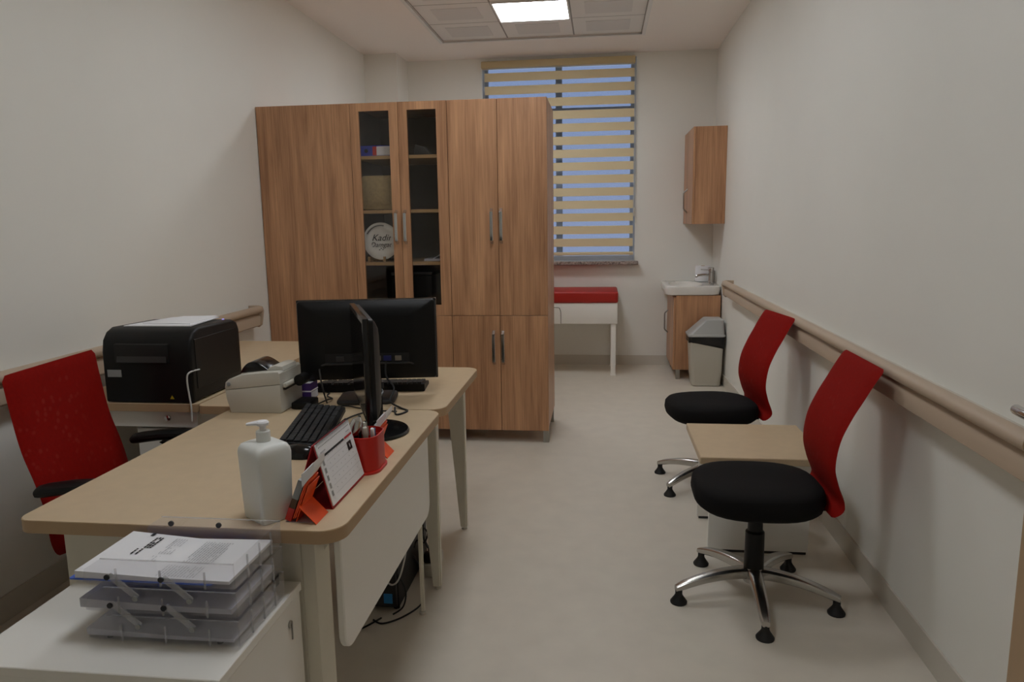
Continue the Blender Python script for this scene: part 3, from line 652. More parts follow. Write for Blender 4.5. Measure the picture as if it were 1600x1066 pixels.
# ------------------------------------------------------------------ paper trays
TXa, TXb, TYa, TYb = -1.02, -.68, 1.208, 1.412
tray_objs = []
labels = ['clear acrylic paper tray at the bottom of the stack of three', 'clear acrylic paper tray in the middle of the stack of three', 'clear acrylic paper tray on top of the stack, holding printed sheets']
for k in range(3):
    z = PZ+.006+k*.058; dx = .0
    t = thing('paper_tray', labels[k], 'paper tray', ((TXa+TXb)/2+dx, (TYa+TYb)/2, z), 0, 'stacked clear paper trays')
    xa, xb = TXa+dx, TXb+dx; w = .0025; hh = .048
    B().prism(rrect(xa, xb, TYa, TYb, (.05, .006, .006, .05)), z, z+w, 'z').out('floor_plate', M_ACRYL, t, sm=0)
    for ya in (TYa, TYb-w):
        B().prism([(xa+.03, z+w), (xb, z+w), (xb, z+hh+w), (xa+.07, z+hh+w), (xa+.035, z+hh*.6)], ya, ya+w, 'y').out('side_wall', M_ACRYLW, t, sm=0)
    for ya in (TYa, TYb-w): B().box(xa+.07, xb, ya-.0004, ya+w+.0004, z+hh+w+.0001, z+hh+w+.0014).out('rim', M_ACRYL2, t, sm=0)
    B().box(xb-w, xb, TYa+w, TYb-w, z+w, z+hh+w).out('end_wall', M_ACRYLW, t, sm=0)
    for q in (.25, .5, .75): B().box(xb+.0002, xb+.003, TYa+(TYb-TYa)*q-.0015, TYa+(TYb-TYa)*q+.0015, z, z+hh).out('rib', M_ACRYL2, t, sm=0)
    for q in (.1, .19, .28): B().box(xa+q, xa+q+.003, TYa-.0032, TYa-.0002, z, z+hh*.7).out('rib', M_ACRYL2, t, sm=0)
    if k < 2:
        for x in (xa+.09, xa+.20):
            b = B(); b.box(x-.008, x+.062, TYa-.0075, TYa-.0035, z+hh+.003, z+hh+.017, .0015, 1, rot=RY(.68), piv=(x+.027, TYa-.005, z+hh+.01))
            b.out('link_arm', M_ACRYL2, t)
            for q, zz in ((-.002, z+hh+.029), (.052, z+hh-.012)):
                B().lathe([(.0055, -.003), (.0055, 0), (.003, .001)], (x+q, TYa-.0080, zz), 12, 'y').out('pivot', M_WLAB if zz < z+hh else M_INK, t)
    else:
        for x in (xa+.09, xa+.20): B().lathe([(.006, -.004), (.006, 0), (.003, .001)], (x, TYb+.001, z+.036), 12, 'y').out('pivot', M_DGREY, t)
    if k == 0: 
        for x in (xa+.06, xb-.05):
            for y in (TYa+.02, TYb-.02): B().lathe([(.006, -.006), (.006, 0)], (x, y, z-.0002), 12).out('foot', M_DGREY, t)
    # papers
    zt_ = z+w+.0004
    nshe = (.006, .010, .006)[k]
    if k == 2:
        o = B().prism(rrect(xa-.004, xb-.05, TYa+.006, TYb-.004, .004), zt_, zt_+.0025, 'z').out('blue_folder', M_BLUE); tag(o, 'blue card folder under the printed sheets in the top tray', 'folder')
        zt_ += .0028
    t4 = thing('paper_stack', ['stack of papers in the bottom clear tray', 'stack of papers in the middle clear tray', 'stack of printed white sheets in the top clear tray'][k], 'papers', ((xa+xb)/2, (TYa+TYb)/2, zt_))
    o_ = (.020, .012, .008)[k]
    b = B(); b.loft([[Vector((x, y, zt_+q+ (.007*((xb-x)/.3)**2 if q else 0))) for x, y in ((xb-.016, TYa+.009), (xb-.016, TYb-.010), (xa+o_+.16, TYb-.022), (xa+o_, TYb-.012), (xa+o_, TYa+.008), (xa+o_+.16, TYa+.008))] for q in (0, nshe)])
    b.out('sheets', M_PAPER if k == 2 else M_PAPER2, t4, sm=0)
    if k == 2:
        zf = lambda x: zt_+nshe+.007*((xb-x)/.3)**2+.0006
        def stroke(b, x0, x1, y0, y1): b.quad((x0, y0, zf(x0)+.0012), (x1, y0, zf(x1)+.0012), (x1, y1, zf(x1)+.0012), (x0, y1, zf(x0)+.0012))
        def line(b, x, y0, y1, w=.0016, gap=.25):
            y = y0
            while y < y1:
                l = random.uniform(.004, .012)
                if random.random() > gap: stroke(b, x, x+w, y, min(y+l, y1))
                y += l+.002
        b = B(); X0 = xa+o_
        for i in range(3): line(b, X0+.07+i*.006, TYa+.12, TYa+.17, .0042, .05)
        for i in range(2): line(b, X0+.06+i*.010, TYa+.09, TYa+.115, .004, .05)
        stroke(b, X0+.05, X0+.058, TYa+.175, TYa+.188)
        b.out('heading_print', M_INK, t4, sm=0)['kind'] = 'stuff'
        b = B()
        for i in range(5): line(b, X0+.115+i*.006, TYa+.10, TYa+.17)
        for i in range(4): line(b, X0+.105+i*.007, TYa+.06, TYa+.09)
        for i in range(11): line(b, X0+.185+i*.0058, TYa+.07, TYa+.165, .002, .06)
        for i in range(13): line(b, X0+.165+i*.0062, TYa+.012, TYa+.058, .0018, .1)
        b.out('body_print', M_INKL, t4, sm=0)['kind'] = 'stuff'
    tray_objs.append(t)
o = B().box(-.722, -.7155, 1.444, 1.462, PZ+.0005, PZ+.032, .001, 1).out('bulldog_clip', M_BLACK)
tag(o, 'small black clip standing behind the clear trays', 'clip')

# ------------------------------------------------------------------ things on the desks
DZT = .7502
# pump bottle
t = thing('pump_bottle', 'white square pump bottle of hand sanitiser at the desk corner', 'bottle', (-.725, 1.5, DZT))
ang = .38; cb = Vector((-.740, 1.484)); 
def brg(w, d, z, r): 
    return [Vector((cb.x+x*math.cos(ang)-y*math.sin(ang), cb.y+x*math.sin(ang)+y*math.cos(ang), DZT+z)) for x, y in rrect(-w, w, -d, d, r, 6)]
ang = -.62
B().loft([brg(.040, .035, 0, .008), brg(.043, .038, .004, .009), brg(.0445, .0395, .05, .009), brg(.047, .042, .145, .009), brg(.0475, .0425, .154, .010), brg(.0465, .0415, .163, .012), brg(.043, .038, .171, .014), brg(.034, .030, .1755, .016), brg(.017, .0165, .177, .0155)]).out('body', M_BOTTLE, t, sm=40)
c = (cb.x, cb.y, DZT)
B().lathe([(.0155, .1772), (.0155, .199), (.014, .201), (.0, .2015)], c, 22).out('collar', M_BOTTLE, t)
hd = B(); hd.lathe([(.007, .2016), (.007, .212), (.013, .213), (.014, .219), (.011, .2225), (.0, .2235)], c, 20)
hd.tube([(c[0], c[1], c[2]+.218), (c[0]-.016, c[1]-.003, c[2]+.2175), (c[0]-.034, c[1]-.006, c[2]+.2155)], [.010, .0085, .0045], 10, flat=.6)
hd.out('pump_head', M_PAPER, t)

# tent calendar, parallel to the desk edge
t = thing('desk_calendar', 'white tent desk calendar with red back at the desk edge', 'calendar', (-.65, 1.645, DZT))
A0, A1 = 1.535, 1.757; xb_, xt_, xr_, hc = -.609, -.6465, -.70, .150
def slab(b, xA, zA, xB, zB, y0, y1, th):
    d = Vector((xB-xA, zB-zA)).normalized(); n_ = Vector((-d.y, d.x))*th
    b.prism([(xA, zA), (xB, zB), (xB+n_.x, zB+n_.y), (xA+n_.x, zA+n_.y)], y0, y1, 'y')
b = B(); slab(b, xb_, DZT+.0005, xt_, DZT+hc, A0, A1, .0022); slab(b, xr_, DZT+.0025, xt_-.004, DZT+hc, A0, A1, .0022)
b.box(xr_, xb_-.003, A0, A1, DZT, DZT+.0018); b.out('stand', M_REDC, t, sm=0)
def cq(b, v0, v1, w0, w1, off):
    """patch on the front page: v along y from near (0) to far (1), w up the page (0..1)"""
    d = Vector((xt_-xb_, hc)); nn = Vector((hc, -(xt_-xb_))).normalized()
    def P(v, w): return (xb_+d.x*w+nn.x*off, A0+(A1-A0)*v, DZT+.001+d.y*w+nn.y*off)
    b.quad(P(v0, w0), P(v1, w0), P(v1, w1), P(v0, w1))
b = B(); d = Vector((xt_-xb_, hc)); nn = Vector((hc, -(xt_-xb_))).normalized()
p0 = Vector((xb_, DZT+.001))+d*.045; p1 = Vector((xb_, DZT+.001))+d*1.0
b.prism([(p0.x+nn.x*.0003, p0.y+nn.y*.0003), (p1.x+nn.x*.0003, p1.y+nn.y*.0003), (p1.x+nn.x*.0028, p1.y+nn.y*.0028), (p0.x+nn.x*.0028, p0.y+nn.y*.0028)], A0+.001, A1-.001, 'y')
b.out('page', M_PAPER, t, sm=0)
o3 = .0034
b = B(); cq(b, .05, .72, .765, .80, o3); b.out('header_bar', M_INK, t, sm=0)
b = B(); cq(b, .735, .97, .765, .80, o3); b.out('header_bar', M_REDC, t, sm=0)
b = B(); cq(b, .76, .89, .56, .70, o3); b.out('date_block', M_BLACK, t, sm=0)
b = B(); cq(b, .818, .832, .60, .66, o3+.0004); b.out('date_mark', M_PAPER, t, sm=0)
b = B()
for w in (.16, .29, .42, .55, .68): cq(b, .16, .97, w, w+.004, o3)
for k in range(5):
    w = .17+k*.13
    for j in range(6): cq(b, .215+j*.128, .232+j*.128, w+.055, w+.068, o3)
cq(b, .06, .2, .84, .86, o3); cq(b, .82, .93, .85, .865, o3)
b.out('grid_print', M_INKL, t, sm=0)['kind'] = 'stuff'
b = B()
for k in range(5): cq(b, .05, .095, .17+k*.12, .25+k*.12, o3)
b.out('week_column', M_WLAB, t, sm=0)['kind'] = 'stuff'
b = B()
for k in range(32):
    y = A0+.006+k*.0068; n = 8
    b.tube([(xt_+.004, y, DZT+hc-.008), (xt_+.003, y, DZT+hc+.004), (xt_-.003, y, DZT+hc+.006), (xt_-.009, y, DZT+hc), (xt_-.009, y, DZT+hc-.008)], .0008, 4, False)
b.out('spiral', M_INK, t)['kind'] = 'stuff'
b = B()
for k in range(28): cq(b, .05+k*.0325, .062+k*.0325, .925, .945, o3)
b.out('punched_holes', M_INK, t, sm=0)['kind'] = 'stuff'

# red pen holder
PHX, PHY = -.622, 1.826
t = thing('pen_holder', 'red plastic pen holder full of pens beside the calendar', 'pen holder', (PHX, PHY, DZT))
def ph(w, dd, z): return [Vector((PHX+x, PHY+y, DZT+z)) for x, y in rrect(-w, w, -dd, dd, min(w, dd)*.9, 8)]
B().loft([ph(.046, .066, 0), ph(.046, .066, .006), ph(.041, .060, .0065), ph(.041, .060, .098), ph(.038, .057, .0985), ph(.037, .056, .010), ph(.01, .02, .010)]).out('cup', M_REDP, t, sm=40)
B().box(PHX-.0365, PHX+.0365, PHY+.018, PHY+.020, DZT+.011, DZT+.092).out('divider', M_REDP, t, sm=0)
def stick(name, label, cat, base, tip, r, m, m2=None, m3=None, grp='pens in the red holder'):
    base, tip = Vector(base), Vector(tip); d = tip-base
    t = thing(name, label, cat, base, 0, grp)
    B().tube([base, base+d*.72], r, 10, False).out('barrel', m, t)
    B().tube([base+d*.721, base+d*.97, tip], [r*1.12, r*1.08, r*.8], 10, False).out('cap', m2 or m, t)
    if m3: 
        s_ = d.orthogonal().normalized(); B().tube([base+d*.76+s_*r*1.5, base+d*.99+s_*r*1.5], .0014, 6, False).out('clip', m3, t)
z0 = DZT+.012
stick('pen', 'white pen with grey clip in the red holder', 'pen', (PHX+.006, PHY-.006, z0), (PHX+.008, PHY-.030, DZT+.120), .0062, M_PAPER, M_LABP, M_BRUSH)
stick('pen', 'silver pen leaning to the front of the red holder', 'pen', (PHX-.004, PHY+.008, z0), (PHX-.002, PHY-.010, DZT+.128), .0058, M_BRUSH, M_LABP, M_CHROME)
stick('pen', 'light blue and white pen leaning against the red holder rim', 'pen', (PHX+.018, PHY+.006, z0), (PHX+.026, PHY-.024, DZT+.116), .0052, M_WLAB, M_PAPER, M_BLUEL)
stick('pen', 'black pen standing upright at the back of the red holder', 'pen', (PHX-.02, PHY+.012, z0), (PHX-.02, PHY+.012, DZT+.14), .0045, M_BLACK, M_DGREY)
t = thing('hand_stamp', 'shiny chrome domed stamp standing in the red pen holder', 'stamp', (PHX-.03, PHY-.024, z0))
B().tube([(PHX-.018, PHY-.018, z0), (PHX-.019, PHY-.024, DZT+.098)], .006, 10, False).out('grip', M_BLACK, t)
b = B(); mt = Matrix.Translation((PHX-.018, PHY-.026, DZT+.120)) @ Matrix.Rotation(.35, 4, 'Y') @ Matrix.Rotation(-.25, 4, 'X'); b.lathe([(.002, -.029), (.012, -.021), (.018, 0), (.0145, .018), (.003, .028)], (0, 0, 0), 20); bmesh.ops.transform(b.bm, matrix=mt, verts=b.bm.verts[:])
b.out('dome', M_CHROME, t)

# two folded orange leaflet holders
def leaflet_stand(label, x, y, s=1.):
    """x, y: foot of the leaning column; the orange ramp slopes down to +x"""
    t = thing('leaflet_stand', label, 'leaflet holder', (x, y, DZT), 0, 'orange card leaflet holders')
    y0, y1 = y-.004, y+.058*s
    b = B(); slab(b, x+.062*s, DZT+.0004, x+.024*s, DZT+.040*s, y0-.008, y1, .0015); b.out('front_ramp', M_ORANGE, t, sm=0)
    b = B(); slab(b, x+.0125*s, DZT+.001, x+.046*s, DZT+.085*s, y0, y1, .0016); b.out('back_panel', M_ORANGE, t, sm=0)
    B().box(x-.012*s, x+.060*s, y0, y1, DZT, DZT+.0006).out('bottom_card', M_PAPER2, t, sm=0)
    return t
def leaflets(label, x, y, s=1.):
    t = thing('leaflet', label, 'leaflets', (x, y, DZT+.001), 0, 'folded leaflets in orange holders')
    y0, y1 = y-.004, y+.056*s; L = Vector((.047*s, .118*s))
    def seg(name, m, u0, u1, off, th, ya=y0, yb=y1):
        b = B(); p = Vector((x+off, DZT+.0012)); slab(b, p.x+L.x*u0, p.y+L.y*u0, p.x+L.x*u1, p.y+L.y*u1, ya, yb, th); b.out(name, m, t, sm=0)
    seg('red_band', M_REDP, 0, .24, -.001, .014*s); seg('brown_band', M_BROWNP, .242, .42, -.001, .014*s); seg('grey_band', M_WLAB, .422, .78, -.001, .014*s)
    for k in range(2): seg('orange_leaf', M_ORANGE, .06, .84-.05*k, .0045+.0035*k, .0026*s, y0+.001*k, y1)
    # curled white flap closing the top
    b = B(); n = 8; rg = []
    for i in range(n+1):
        u = i/n; xx = x+L.x*.80-.006*s+.030*s*u; zz = DZT+L.y*.98+(.020*u+.008*u*u)*s-.004*s
        lo = zz-(.030-.014*u)*s
        rg.append([Vector((xx, y0-.003, lo)), Vector((xx, y0-.003, zz)), Vector((xx, y1, zz+.004)), Vector((xx, y1, lo+.004))])
    b.loft(rg); b.out('white_flap', M_PAPER, t, sm=30)
leaflet_stand('folded orange card leaflet holder between the bottle and the calendar', -.677, 1.462); leaflets('folded white and orange leaflets between the bottle and the calendar', -.677, 1.462)
leaflet_stand('folded orange card leaflet holder behind the red pen holder', -.648, 1.915, .95); leaflets('folded white and orange leaflets behind the red pen holder', -.648, 1.915, .95)

# keyboards
def keyboard(label, loc, rz, L=.44, W=.145):
    t = thing('keyboard', label, 'keyboard', loc, rz, 'black computer keyboards')
    B().prism([(-W/2, 0), (W/2, 0), (W/2, .028), (W/2-.006, .031), (-W/2+.004, .016), (-W/2, .013)], -L/2, L/2, 'x', .002, 1).out('case', M_BLACK, t, False)
    bk = B()
    kw = .0188; rows = 6
    def ztop(y): return .016+(y+W/2-.004)/(W-.010)*.015
    def key(b, x0, x1, y0, y1):
        z = ztop((y0+y1)/2); b.box(x0, x1, y0, y1, z-.003, z+.006, .0015, 1)
    ys = [-W/2+.010+r*.0205 for r in range(rows)]
    me = None
    for r in range(rows):
        x = -L/2+.012; end = L/2-.012
        while x < end-.01:
            w_ = kw
            if r == 0 and -.10 < x < -.08: w_ = kw*5.5
            if .062 < x+L*.0 - .0 < .0655: x += .0
            bk = B(); key(bk, x, min(x+w_-.0022, end), ys[r], ys[r]+.018)
            bk.out('key', M_KEY, t, False, 0); x += w_
            if abs(x-.085) < kw/2 or abs(x-.145) < kw/2: x += .006
    return t
keyboard('black keyboard beside the white pump bottle, its long side along the desk', (-.905, 2.165, DZT), math.radians(102), .445, .135)
keyboard('black keyboard behind the monitor that shows its back', (-.90, 2.755, DZT), math.radians(180+6), .43, .13)

t = thing('computer_mouse', 'black computer mouse beside the calendar and keyboard', 'mouse', (-.855, 1.905, DZT))
b = B(); rings = []
for u in (0.001, .06, .15, .3, .5, .7, .85, .95, .999):
    x = -.055+.11*u; w_ = .031*(1-abs(2*u-1)**3.2)**.5; h_ = .036*(1-abs(2*(u*.9+.02)-1)**2.6)**.55
    rings.append([Vector((-.848+x, 1.902+w_*math.cos(a), DZT+max(0, h_*math.sin(a)))) for a in [PI*k/10 for k in range(11)]])
b.loft(rings); b.out('shell', M_BLACK2, t, sm=60)
b = B(); b.box(-.82, -.806, 1.9005, 1.9035, DZT+.028, DZT+.0345, .001, 1); b.out('wheel', M_DGREY, t)

# monitors (local: screen faces -Y)
def monitor(label, loc, rz, w, z0, z1, base, group='flat computer monitors'):
    t = thing('computer_monitor', label, 'monitor', loc, rz, group)
    B().box(-w/2, w/2, -.018, 0, z0, z1, .003, 2).out('bezel', M_BLACK2, t, False)
    B().box(-w/2+.014, w/2-.014, -.0186, -.0182, z0+.018, z1-.014).out('screen', M_SCREEN, t, False, 0)
    h_ = z1-z0; cz = (z0+z1)/2
    b = B(); rg = []
    for q, y in ((1., .0003), (.985, .012), (.92, .020), (.80, .030), (.62, .036)):
        rg.append([Vector((x*q, y, cz+zz*(q if q > .9 else q*.98))) for x, zz in rrect(-w/2+.002, w/2-.002, -h_/2+.002, h_/2-.002, .012, 4)])
    b.loft(rg); back = b.out('back_shell', M_BLACK, t, False)
    B().box(-w*.36, w*.36, .0205, .0225, z1-.040, z1-.034).out('vent_slot', M_RUB, back, False)
    B().box(-w*.30, w*.30, .0362, .038, z0+.070, z0+.105).out('port_recess', M_RUB, back, False)
    for x, m_, hw_ in ((-.115, M_BRUSH, .012), (-.075, M_NAVY, .014), (-.04, M_BRUSH, .010), (.10, M_DGREY, .014)):
        B().box(x-hw_, x+hw_, .038, .046, z0+.078, z0+.096).out('port', m_, back, False)
    B().tube([(-w*.33, .032, z0+.062), (-w*.30, .040, z0+.068), (w*.30, .040, z0+.068), (w*.33, .032, z0+.062)], .004, 6, False).out('lip', M_DGREY, back, False)
    B().prism([(-.03, 0), (.03, 0), (.024, z0+.09), (-.024, z0+.09)], .030, .050, 'y').out('stand_neck', M_BLACK2, t, False) if base == 'round' else B().prism([(-.045, .01), (.045, .01), (.032, z0+.09), (-.032, z0+.09)], .034, .054, 'y').out('stand_neck', M_BLACK, t, False)
    if base == 'round': B().lathe([(.0, 0), (.112, 0), (.115, .004), (.11, .010), (.04, .016), (.0, .016)], (0, .035, 0), 40, sy=.85).out('stand_base', M_BLACK2, t, False)
    else: B().prism(rrect(-.105, .105, -.022, .150, .03), 0, .016, 'z', .006, 2).out('stand_base', M_DGREY, t, False)
    return t
# edge-on monitor: near edge (-.638,1.95), far edge (-.812,2.345)
monitor('black monitor seen edge-on beside the red pen holder', (-.728, 2.148, DZT), math.atan2(1.95-2.345, -.638+.812), .432, .086, .386, 'round')
monitor('black monitor turned with its back to the calendar', (-.87, 2.63, DZT), math.radians(180+10), .517, .064, .368, 'flat')

# black laser printer
t = thing('laser_printer', 'black laser printer on the return desk along the left wall', 'printer', (-1.68, 2.68, DZT))
qx0, qx1, qy0, qy1, qh = -1.838, -1.486, 2.464, 2.84, .276
prof = [(qy0, .004), (qy0+.002, .19), (qy0+.012, .235), (qy0+.035, .262), (qy0+.07, qh), (qy1-.05, qh-.006), (qy1-.015, qh-.02), (qy1, qh-.05), (qy1, .004)]
B().prism([(y, DZT+z) for y, z in prof], qx0, qx1, 'x', .012, 3).out('body', M_BLACK, t)
B().box(qx0+.055, qx1-.085, qy0-.004, qy0+.03, DZT+.150, DZT+.222, .004).out('output_slot', M_RUB, t)
b = B(); b.prism([(qy0-.009, DZT+.155), (qy0-.004, DZT+.152), (qy0+.008, DZT+.205), (qy0+.003, DZT+.207)], qx0+.065, qx1-.093, 'x'); b.out('output_flap', M_DGREY, t)
B().box(qx0+.020, qx0+.075, qy0-.0025, qy0-.0002, DZT+.098, DZT+.125).out('label_plate', M_WLAB, t, sm=0)
b = B(); xw_ = qx1-.085; b.prism([(xw_-.008, DZT+.017), (xw_+.008, DZT+.017), (xw_, DZT+.031)], qy0-.0015, qy0-.0002, 'y'); b.out('warning_mark', M_YEL, t, sm=0)
B().box(qx1-.0005, qx1+.002, qy0+.03, qy1-.03, DZT+.05, DZT+.235, .001, 1).out('side_panel', M_BLACK, t)
B().lathe([(.005, 0), (.004, .003), (0, .003)], (qx1-.03, qy1-.07, DZT+qh-.004), 10).out('power_button', mat('button_glow', (170, 160, 255), .4, emis=.6), t)
o = B().prism([(qx0+.05, qy0+.075), (qx1-.035, qy0+.075), (qx1-.06, qy1-.045), (qx0+.10, qy1-.06)], DZT+qh+.0005, DZT+qh+.004, 'z').out('paper_sheets', M_PAPER)
b2 = B().prism([(qx0+.09, qy0+.13), (qx1-.055, qy0+.11), (qx1-.075, qy1-.03), (qx0+.14, qy1-.05)], DZT+qh+.0042, DZT+qh+.007, 'z').out('loose_sheet', M_PAPER, o, world=False)
tag(o, 'white paper sheets lying on top of the black laser printer', 'papers')

# label printer
t = thing('label_printer', 'pale grey desktop label printer with a dark roll cover', 'printer', (-1.2, 2.44, DZT))
pr = [(-1.288, 0), (-1.298, .045), (-1.302, .085), (-1.298, .108), (-1.285, .119), (-1.235, .136), (-1.105, .148), (-1.098, .135), (-1.098, .004), (-1.104, 0)]
ly0, ly1 = 2.352, 2.535
B().prism([(x, DZT+z) for x, z in [(-1.285, 0), (-1.298, .05), (-1.3005, .0795), (-1.0985, .1015), (-1.0985, .004), (-1.103, 0)]], ly0, ly1, 'y', .003, 2).out('base', M_LABP, t)
up_ = [(-1.3005, .0805), (-1.302, .09), (-1.298, .108), (-1.285, .119), (-1.235, .136), (-1.165, .143), (-1.105, .147), (-1.0985, .140), (-1.0985, .1025)]
B().prism([(x, DZT+z) for x, z in up_], ly0, ly1, 'y', .004, 2).out('lid', M_LABP, t)
B().prism([(-1.160, DZT+.144), (-1.150, DZT+.156), (-1.128, DZT+.162), (-1.103, DZT+.158), (-1.099, DZT+.1445)], ly0+.035, ly1-.03, 'y', .004, 2).out('lid_hump', M_LABP, t)
n = 14; B().prism([(-1.262+.108*k/n, DZT+.132+.011*k/n+.037*math.sin(PI*(k/n)**.8)) for k in range(n+1)], ly0+.04, ly1-.03, 'y', .003, 2).out('roll_cover', M_BLACK2, t)
B().box(-1.097, -1.083, ly0+.015, ly1-.01, DZT+.088, DZT+.104, .004).out('tear_bar', M_LABP, t)
B().box(-1.0975, -1.088, ly0+.02, ly1-.015, DZT+.079, DZT+.0875, .001).out('outlet_slot', M_RUB, t)
B().lathe([(.007, 0), (.007, -.004), (.003, -.005)], (-1.285, ly0, DZT+.102), 12, 'y').out('lid_latch', M_WLAB, t)
B().lathe([(.020, 0), (.02, -.05), (.01, -.052)], (-1.065, ly1-.05, DZT+.10), 18, 'y').out('paper_roll_end', M_BLACK, t)

CX = -1.142; CYB = 2.548
t = thing('carton', 'small purple and white carton behind the label printer', 'box', (CX+.035, CYB+.035, DZT))
B().box(CX, CX+.07, CYB, CYB+.07, DZT, DZT+.062, .001, 1).out('carton_body', M_PURPLE, t)
B().box(CX-.0005, CX+.0705, CYB-.0008, CYB+.0705, DZT+.030, DZT+.035).out('white_band', M_PAPER, t, sm=0)
B().box(CX+.0702, CX+.0709, CYB+.004, CYB+.066, DZT+.002, DZT+.028).out('white_end', M_PAPER2, t, sm=0)
B().box(CX+.001, CX+.069, CYB+.001, CYB+.069, DZT+.0625, DZT+.0632).out('white_lid', M_PAPER, t, sm=0)
o = B().box(-1.088, -1.022, 2.405, 2.50, DZT, DZT+.026, .006).out('power_adapter', M_BLACK); tag(o, 'black power adapter beside the label printer', 'adapter')

# cables
def cable(label, pts, r=.0028, m=None, cat='cable', grp=None):
    o = B().tube(pts, r, 7).out('cable', m or M_CABLE); tag(o, label, cat, grp); return o
Zc = DZT+.004
cable('thin black cable from the adapter across the desk to the far keyboard', [(-1.018, 2.47, Zc), (-.99, 2.50, Zc+.01), (-.995, 2.56, Zc), (-1.03, 2.60, Zc), (-1.04, 2.65, Zc), (-1.08, 2.675, Zc)])
cable('black cable curving over the desk from the keyboard to the edge-on monitor', [(-.845, 2.275, Zc), (-.83, 2.33, Zc), (-.80, 2.38, Zc), (-.75, 2.395, Zc), (-.70, 2.39, Zc)])
cable('thin black cable lying between the adapter and the flat monitor base', [(-1.018, 2.44, Zc), (-.95, 2.44, Zc), (-.90, 2.455, Zc), (-.85, 2.43, Zc), (-.80, 2.42, Zc)], .0024)
cable('grey monitor cable hanging from the left of the monitor back', [(-1.01, 2.49, DZT+.13), (-1.0, 2.475, DZT+.09), (-.992, 2.478, DZT+.04), (-.988, 2.49, Zc)], .0032, M_DGREY)
cable('grey monitor cable hanging from the video port of the monitor back', [(-.775, 2.535, DZT+.15), (-.772, 2.52, DZT+.10), (-.74, 2.505, DZT+.06), (-.745, 2.47, DZT+.02), (-.70, 2.44, Zc), (-.665, 2.40, Zc), (-.69, 2.35, Zc), (-.70, 2.37, Zc+.02)], .0036, M_CABLE)
cable('white cable hanging from the side of the laser printer over the desk edge', [(-1.482, 2.51, DZT+.12), (-1.492, 2.456, DZT+.118), (-1.496, 2.446, DZT+.09), (-1.492, 2.446, DZT+.03), (-1.488, 2.445, DZT-.01), (-1.487, 2.440, DZT-.06)], .0032, M_CABLEW)

# under the desk
t = thing('computer_tower', 'black computer tower with a bright blue sticker under the desk', 'computer', (-.82, 2.62, 0))
B().box(-.922, -.725, 2.405, 2.84, .012, .43, .006).out('case', M_BLACK, t)
B().box(-.917, -.730, 2.394, 2.4045, .02, .425, .003, 1).out('rear_panel', M_DGREY, t)
B().box(-.778, -.746, 2.392, 2.3938, .035, .072).out('blue_sticker', M_BLUEL, t, sm=0)
for k in range(3): B().box(-.90, -.76, 2.391, 2.3938, .12+k*.022, .132+k*.022).out('slot_cover', M_BRUSH, t, sm=0)
for x in (-.907, -.742):
    for y in (2.43, 2.80): B().lathe([(.012, 0), (.012, .0118)], (x, y, 0), 10).out('foot', M_RUB, t)
t = thing('power_strip', 'beige floor power strip among tangled cables under the desk', 'power strip', (-.70, 2.7, 0))
B().box(-.715, -.648, 2.66, 2.82, 0, .055, .012).out('body', M_LABP, t)
for y in (2.69, 2.77): B().box(-.70, -.662, y-.02, y+.02, .0552, .095, .008).out('plug', M_BLACK, t)
fl = [[(-.80, 2.33, .005), (-.76, 2.31, .005), (-.70, 2.36, .005), (-.655, 2.455, .005), (-.665, 2.52, .03), (-.69, 2.57, .09), (-.715, 2.585, .13)],
      [(-.84, 2.25, .005), (-.81, 2.29, .005), (-.775, 2.345, .005)],
      [(-.682, 2.69, .115), (-.69, 2.65, .18), (-.685, 2.63, .26), (-.695, 2.61, .36), (-.71, 2.60, .5), (-.715, 2.60, .66)],
      [(-.68, 2.77, .115), (-.665, 2.72, .17), (-.652, 2.68, .25), (-.665, 2.65, .33), (-.68, 2.64, .48), (-.69, 2.64, .66)],
      [(-.715, 2.605, .155), (-.70, 2.59, .19), (-.67, 2.585, .185), (-.66, 2.60, .22), (-.68, 2.58, .25), (-.705, 2.575, .23)]]
fl += [[(-.765, 2.390, .27), (-.75, 2.372, .24), (-.715, 2.36, .17), (-.69, 2.372, .10), (-.705, 2.385, .03), (-.74, 2.37, .006)],
       [(-.80, 2.390, .22), (-.78, 2.368, .17), (-.735, 2.352, .13), (-.70, 2.35, .17), (-.685, 2.395, .28), (-.70, 2.41, .45), (-.705, 2.415, .66)],
       [(-.755, 2.390, .19), (-.73, 2.375, .20), (-.695, 2.36, .235), (-.668, 2.40, .31), (-.672, 2.44, .46), (-.68, 2.45, .66)]]
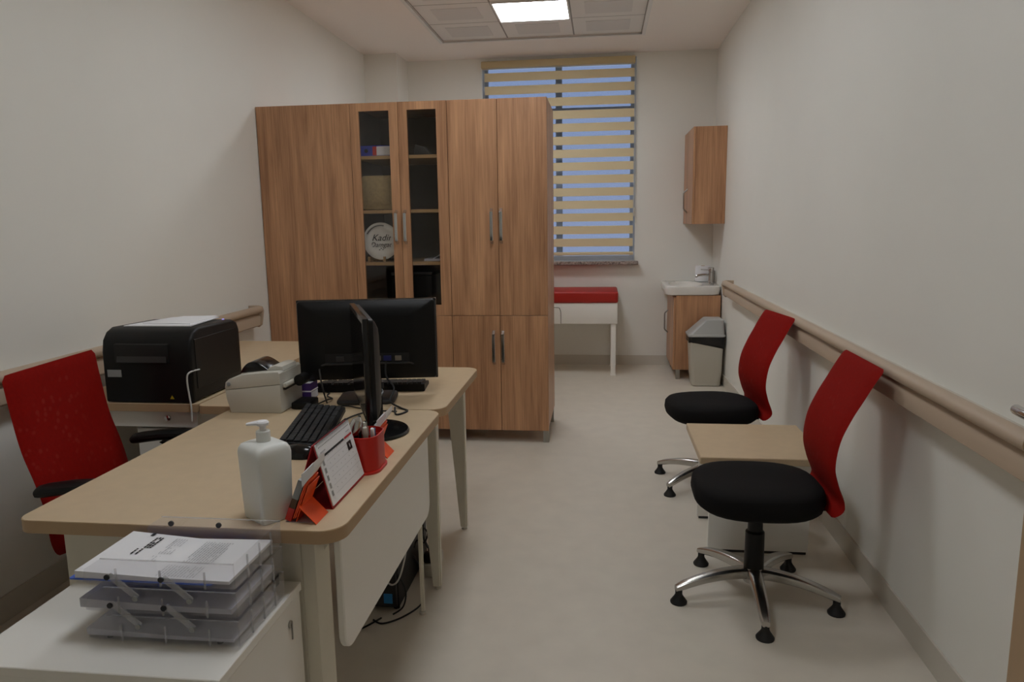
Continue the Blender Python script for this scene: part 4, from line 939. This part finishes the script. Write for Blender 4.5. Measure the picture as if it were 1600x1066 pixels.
names = ['black cable looping over the floor in front of the desk leg', 'short black cable on the floor beside the computer tower', 'thick black cable rising from the power strip under the desk', 'black cable hanging in a loop above the power strip', 'coiled grey cable above the power strip under the desk', 'black cable drooping from the computer tower to the floor', 'white cable rising from the computer tower under the desk', 'black cable arching up beside the computer tower']
for p, l in zip(fl, names): cable(l, p, .0045 if 'thick' in l else .0032, M_DGREY if 'grey' in l else M_CABLEW if 'white' in l else M_CABLE, 'cable', 'cables under the desk')

# ------------------------------------------------------------------ task chairs (local: user faces +X)
def task_chair(label, loc, rz):
    t = thing('task_chair', label, 'chair', loc, rz, 'red mesh office chairs')
    star_base(t, .3, .31, False)
    B().lathe([(.016, .316), (.016, .385)], (0, 0, 0), 14).out('gas_lift', M_CHROME, t, False)
    B().box(-.14, .10, -.09, .09, .385, .415, .008).out('mechanism', M_BLACK, t, False)
    seat_mesh(-.20, .27, .235, .415, .50).out('seat', M_FAB, t, False, 60)
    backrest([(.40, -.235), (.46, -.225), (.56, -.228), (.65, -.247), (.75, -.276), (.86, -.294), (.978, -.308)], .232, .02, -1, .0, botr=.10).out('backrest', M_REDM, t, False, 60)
    B().box(-.235, -.10, -.03, .03, .385, .405, .004).out('back_bracket', M_BLACK, t, False)
    for s in (-1, 1):
        y = s*.262
        rg = []
        for u in (0, .04, .12, .4, .7, .92, 1.):
            x = -.225+.27*u; hh = (.5, .9, 1, 1, 1, .9, .5)[(0, .04, .12, .4, .7, .92, 1.).index(u)]; zc = .642+.018*math.sin(u*PI*.75)
            rg.append([Vector((x, y+.034*hh*math.cos(a), zc+.019*hh*math.sin(a)*(1 if a < PI else 1))) for a in [2*PI*k/12 for k in range(12)]])
        a_ = B().loft(rg).out('armrest', M_BLACK, t, False)
        B().prism([(-.12, .632), (.04, .636), (.035, .60), (.02, .545), (.005, .45), (-.035, .45), (-.045, .54), (-.07, .60)], y-.016, y+.016, 'y', .004, 1).out('arm_post', M_BLACK, a_, False)
        B().box(-.035, .005, min(y, s*.08), max(y, s*.08), .40, .414).out('arm_bar', M_BLACK, a_, False)
    return t
task_chair('red mesh office chair with black armrests beside the left wall handrail', (-1.43, 2.13, 0), math.radians(6))
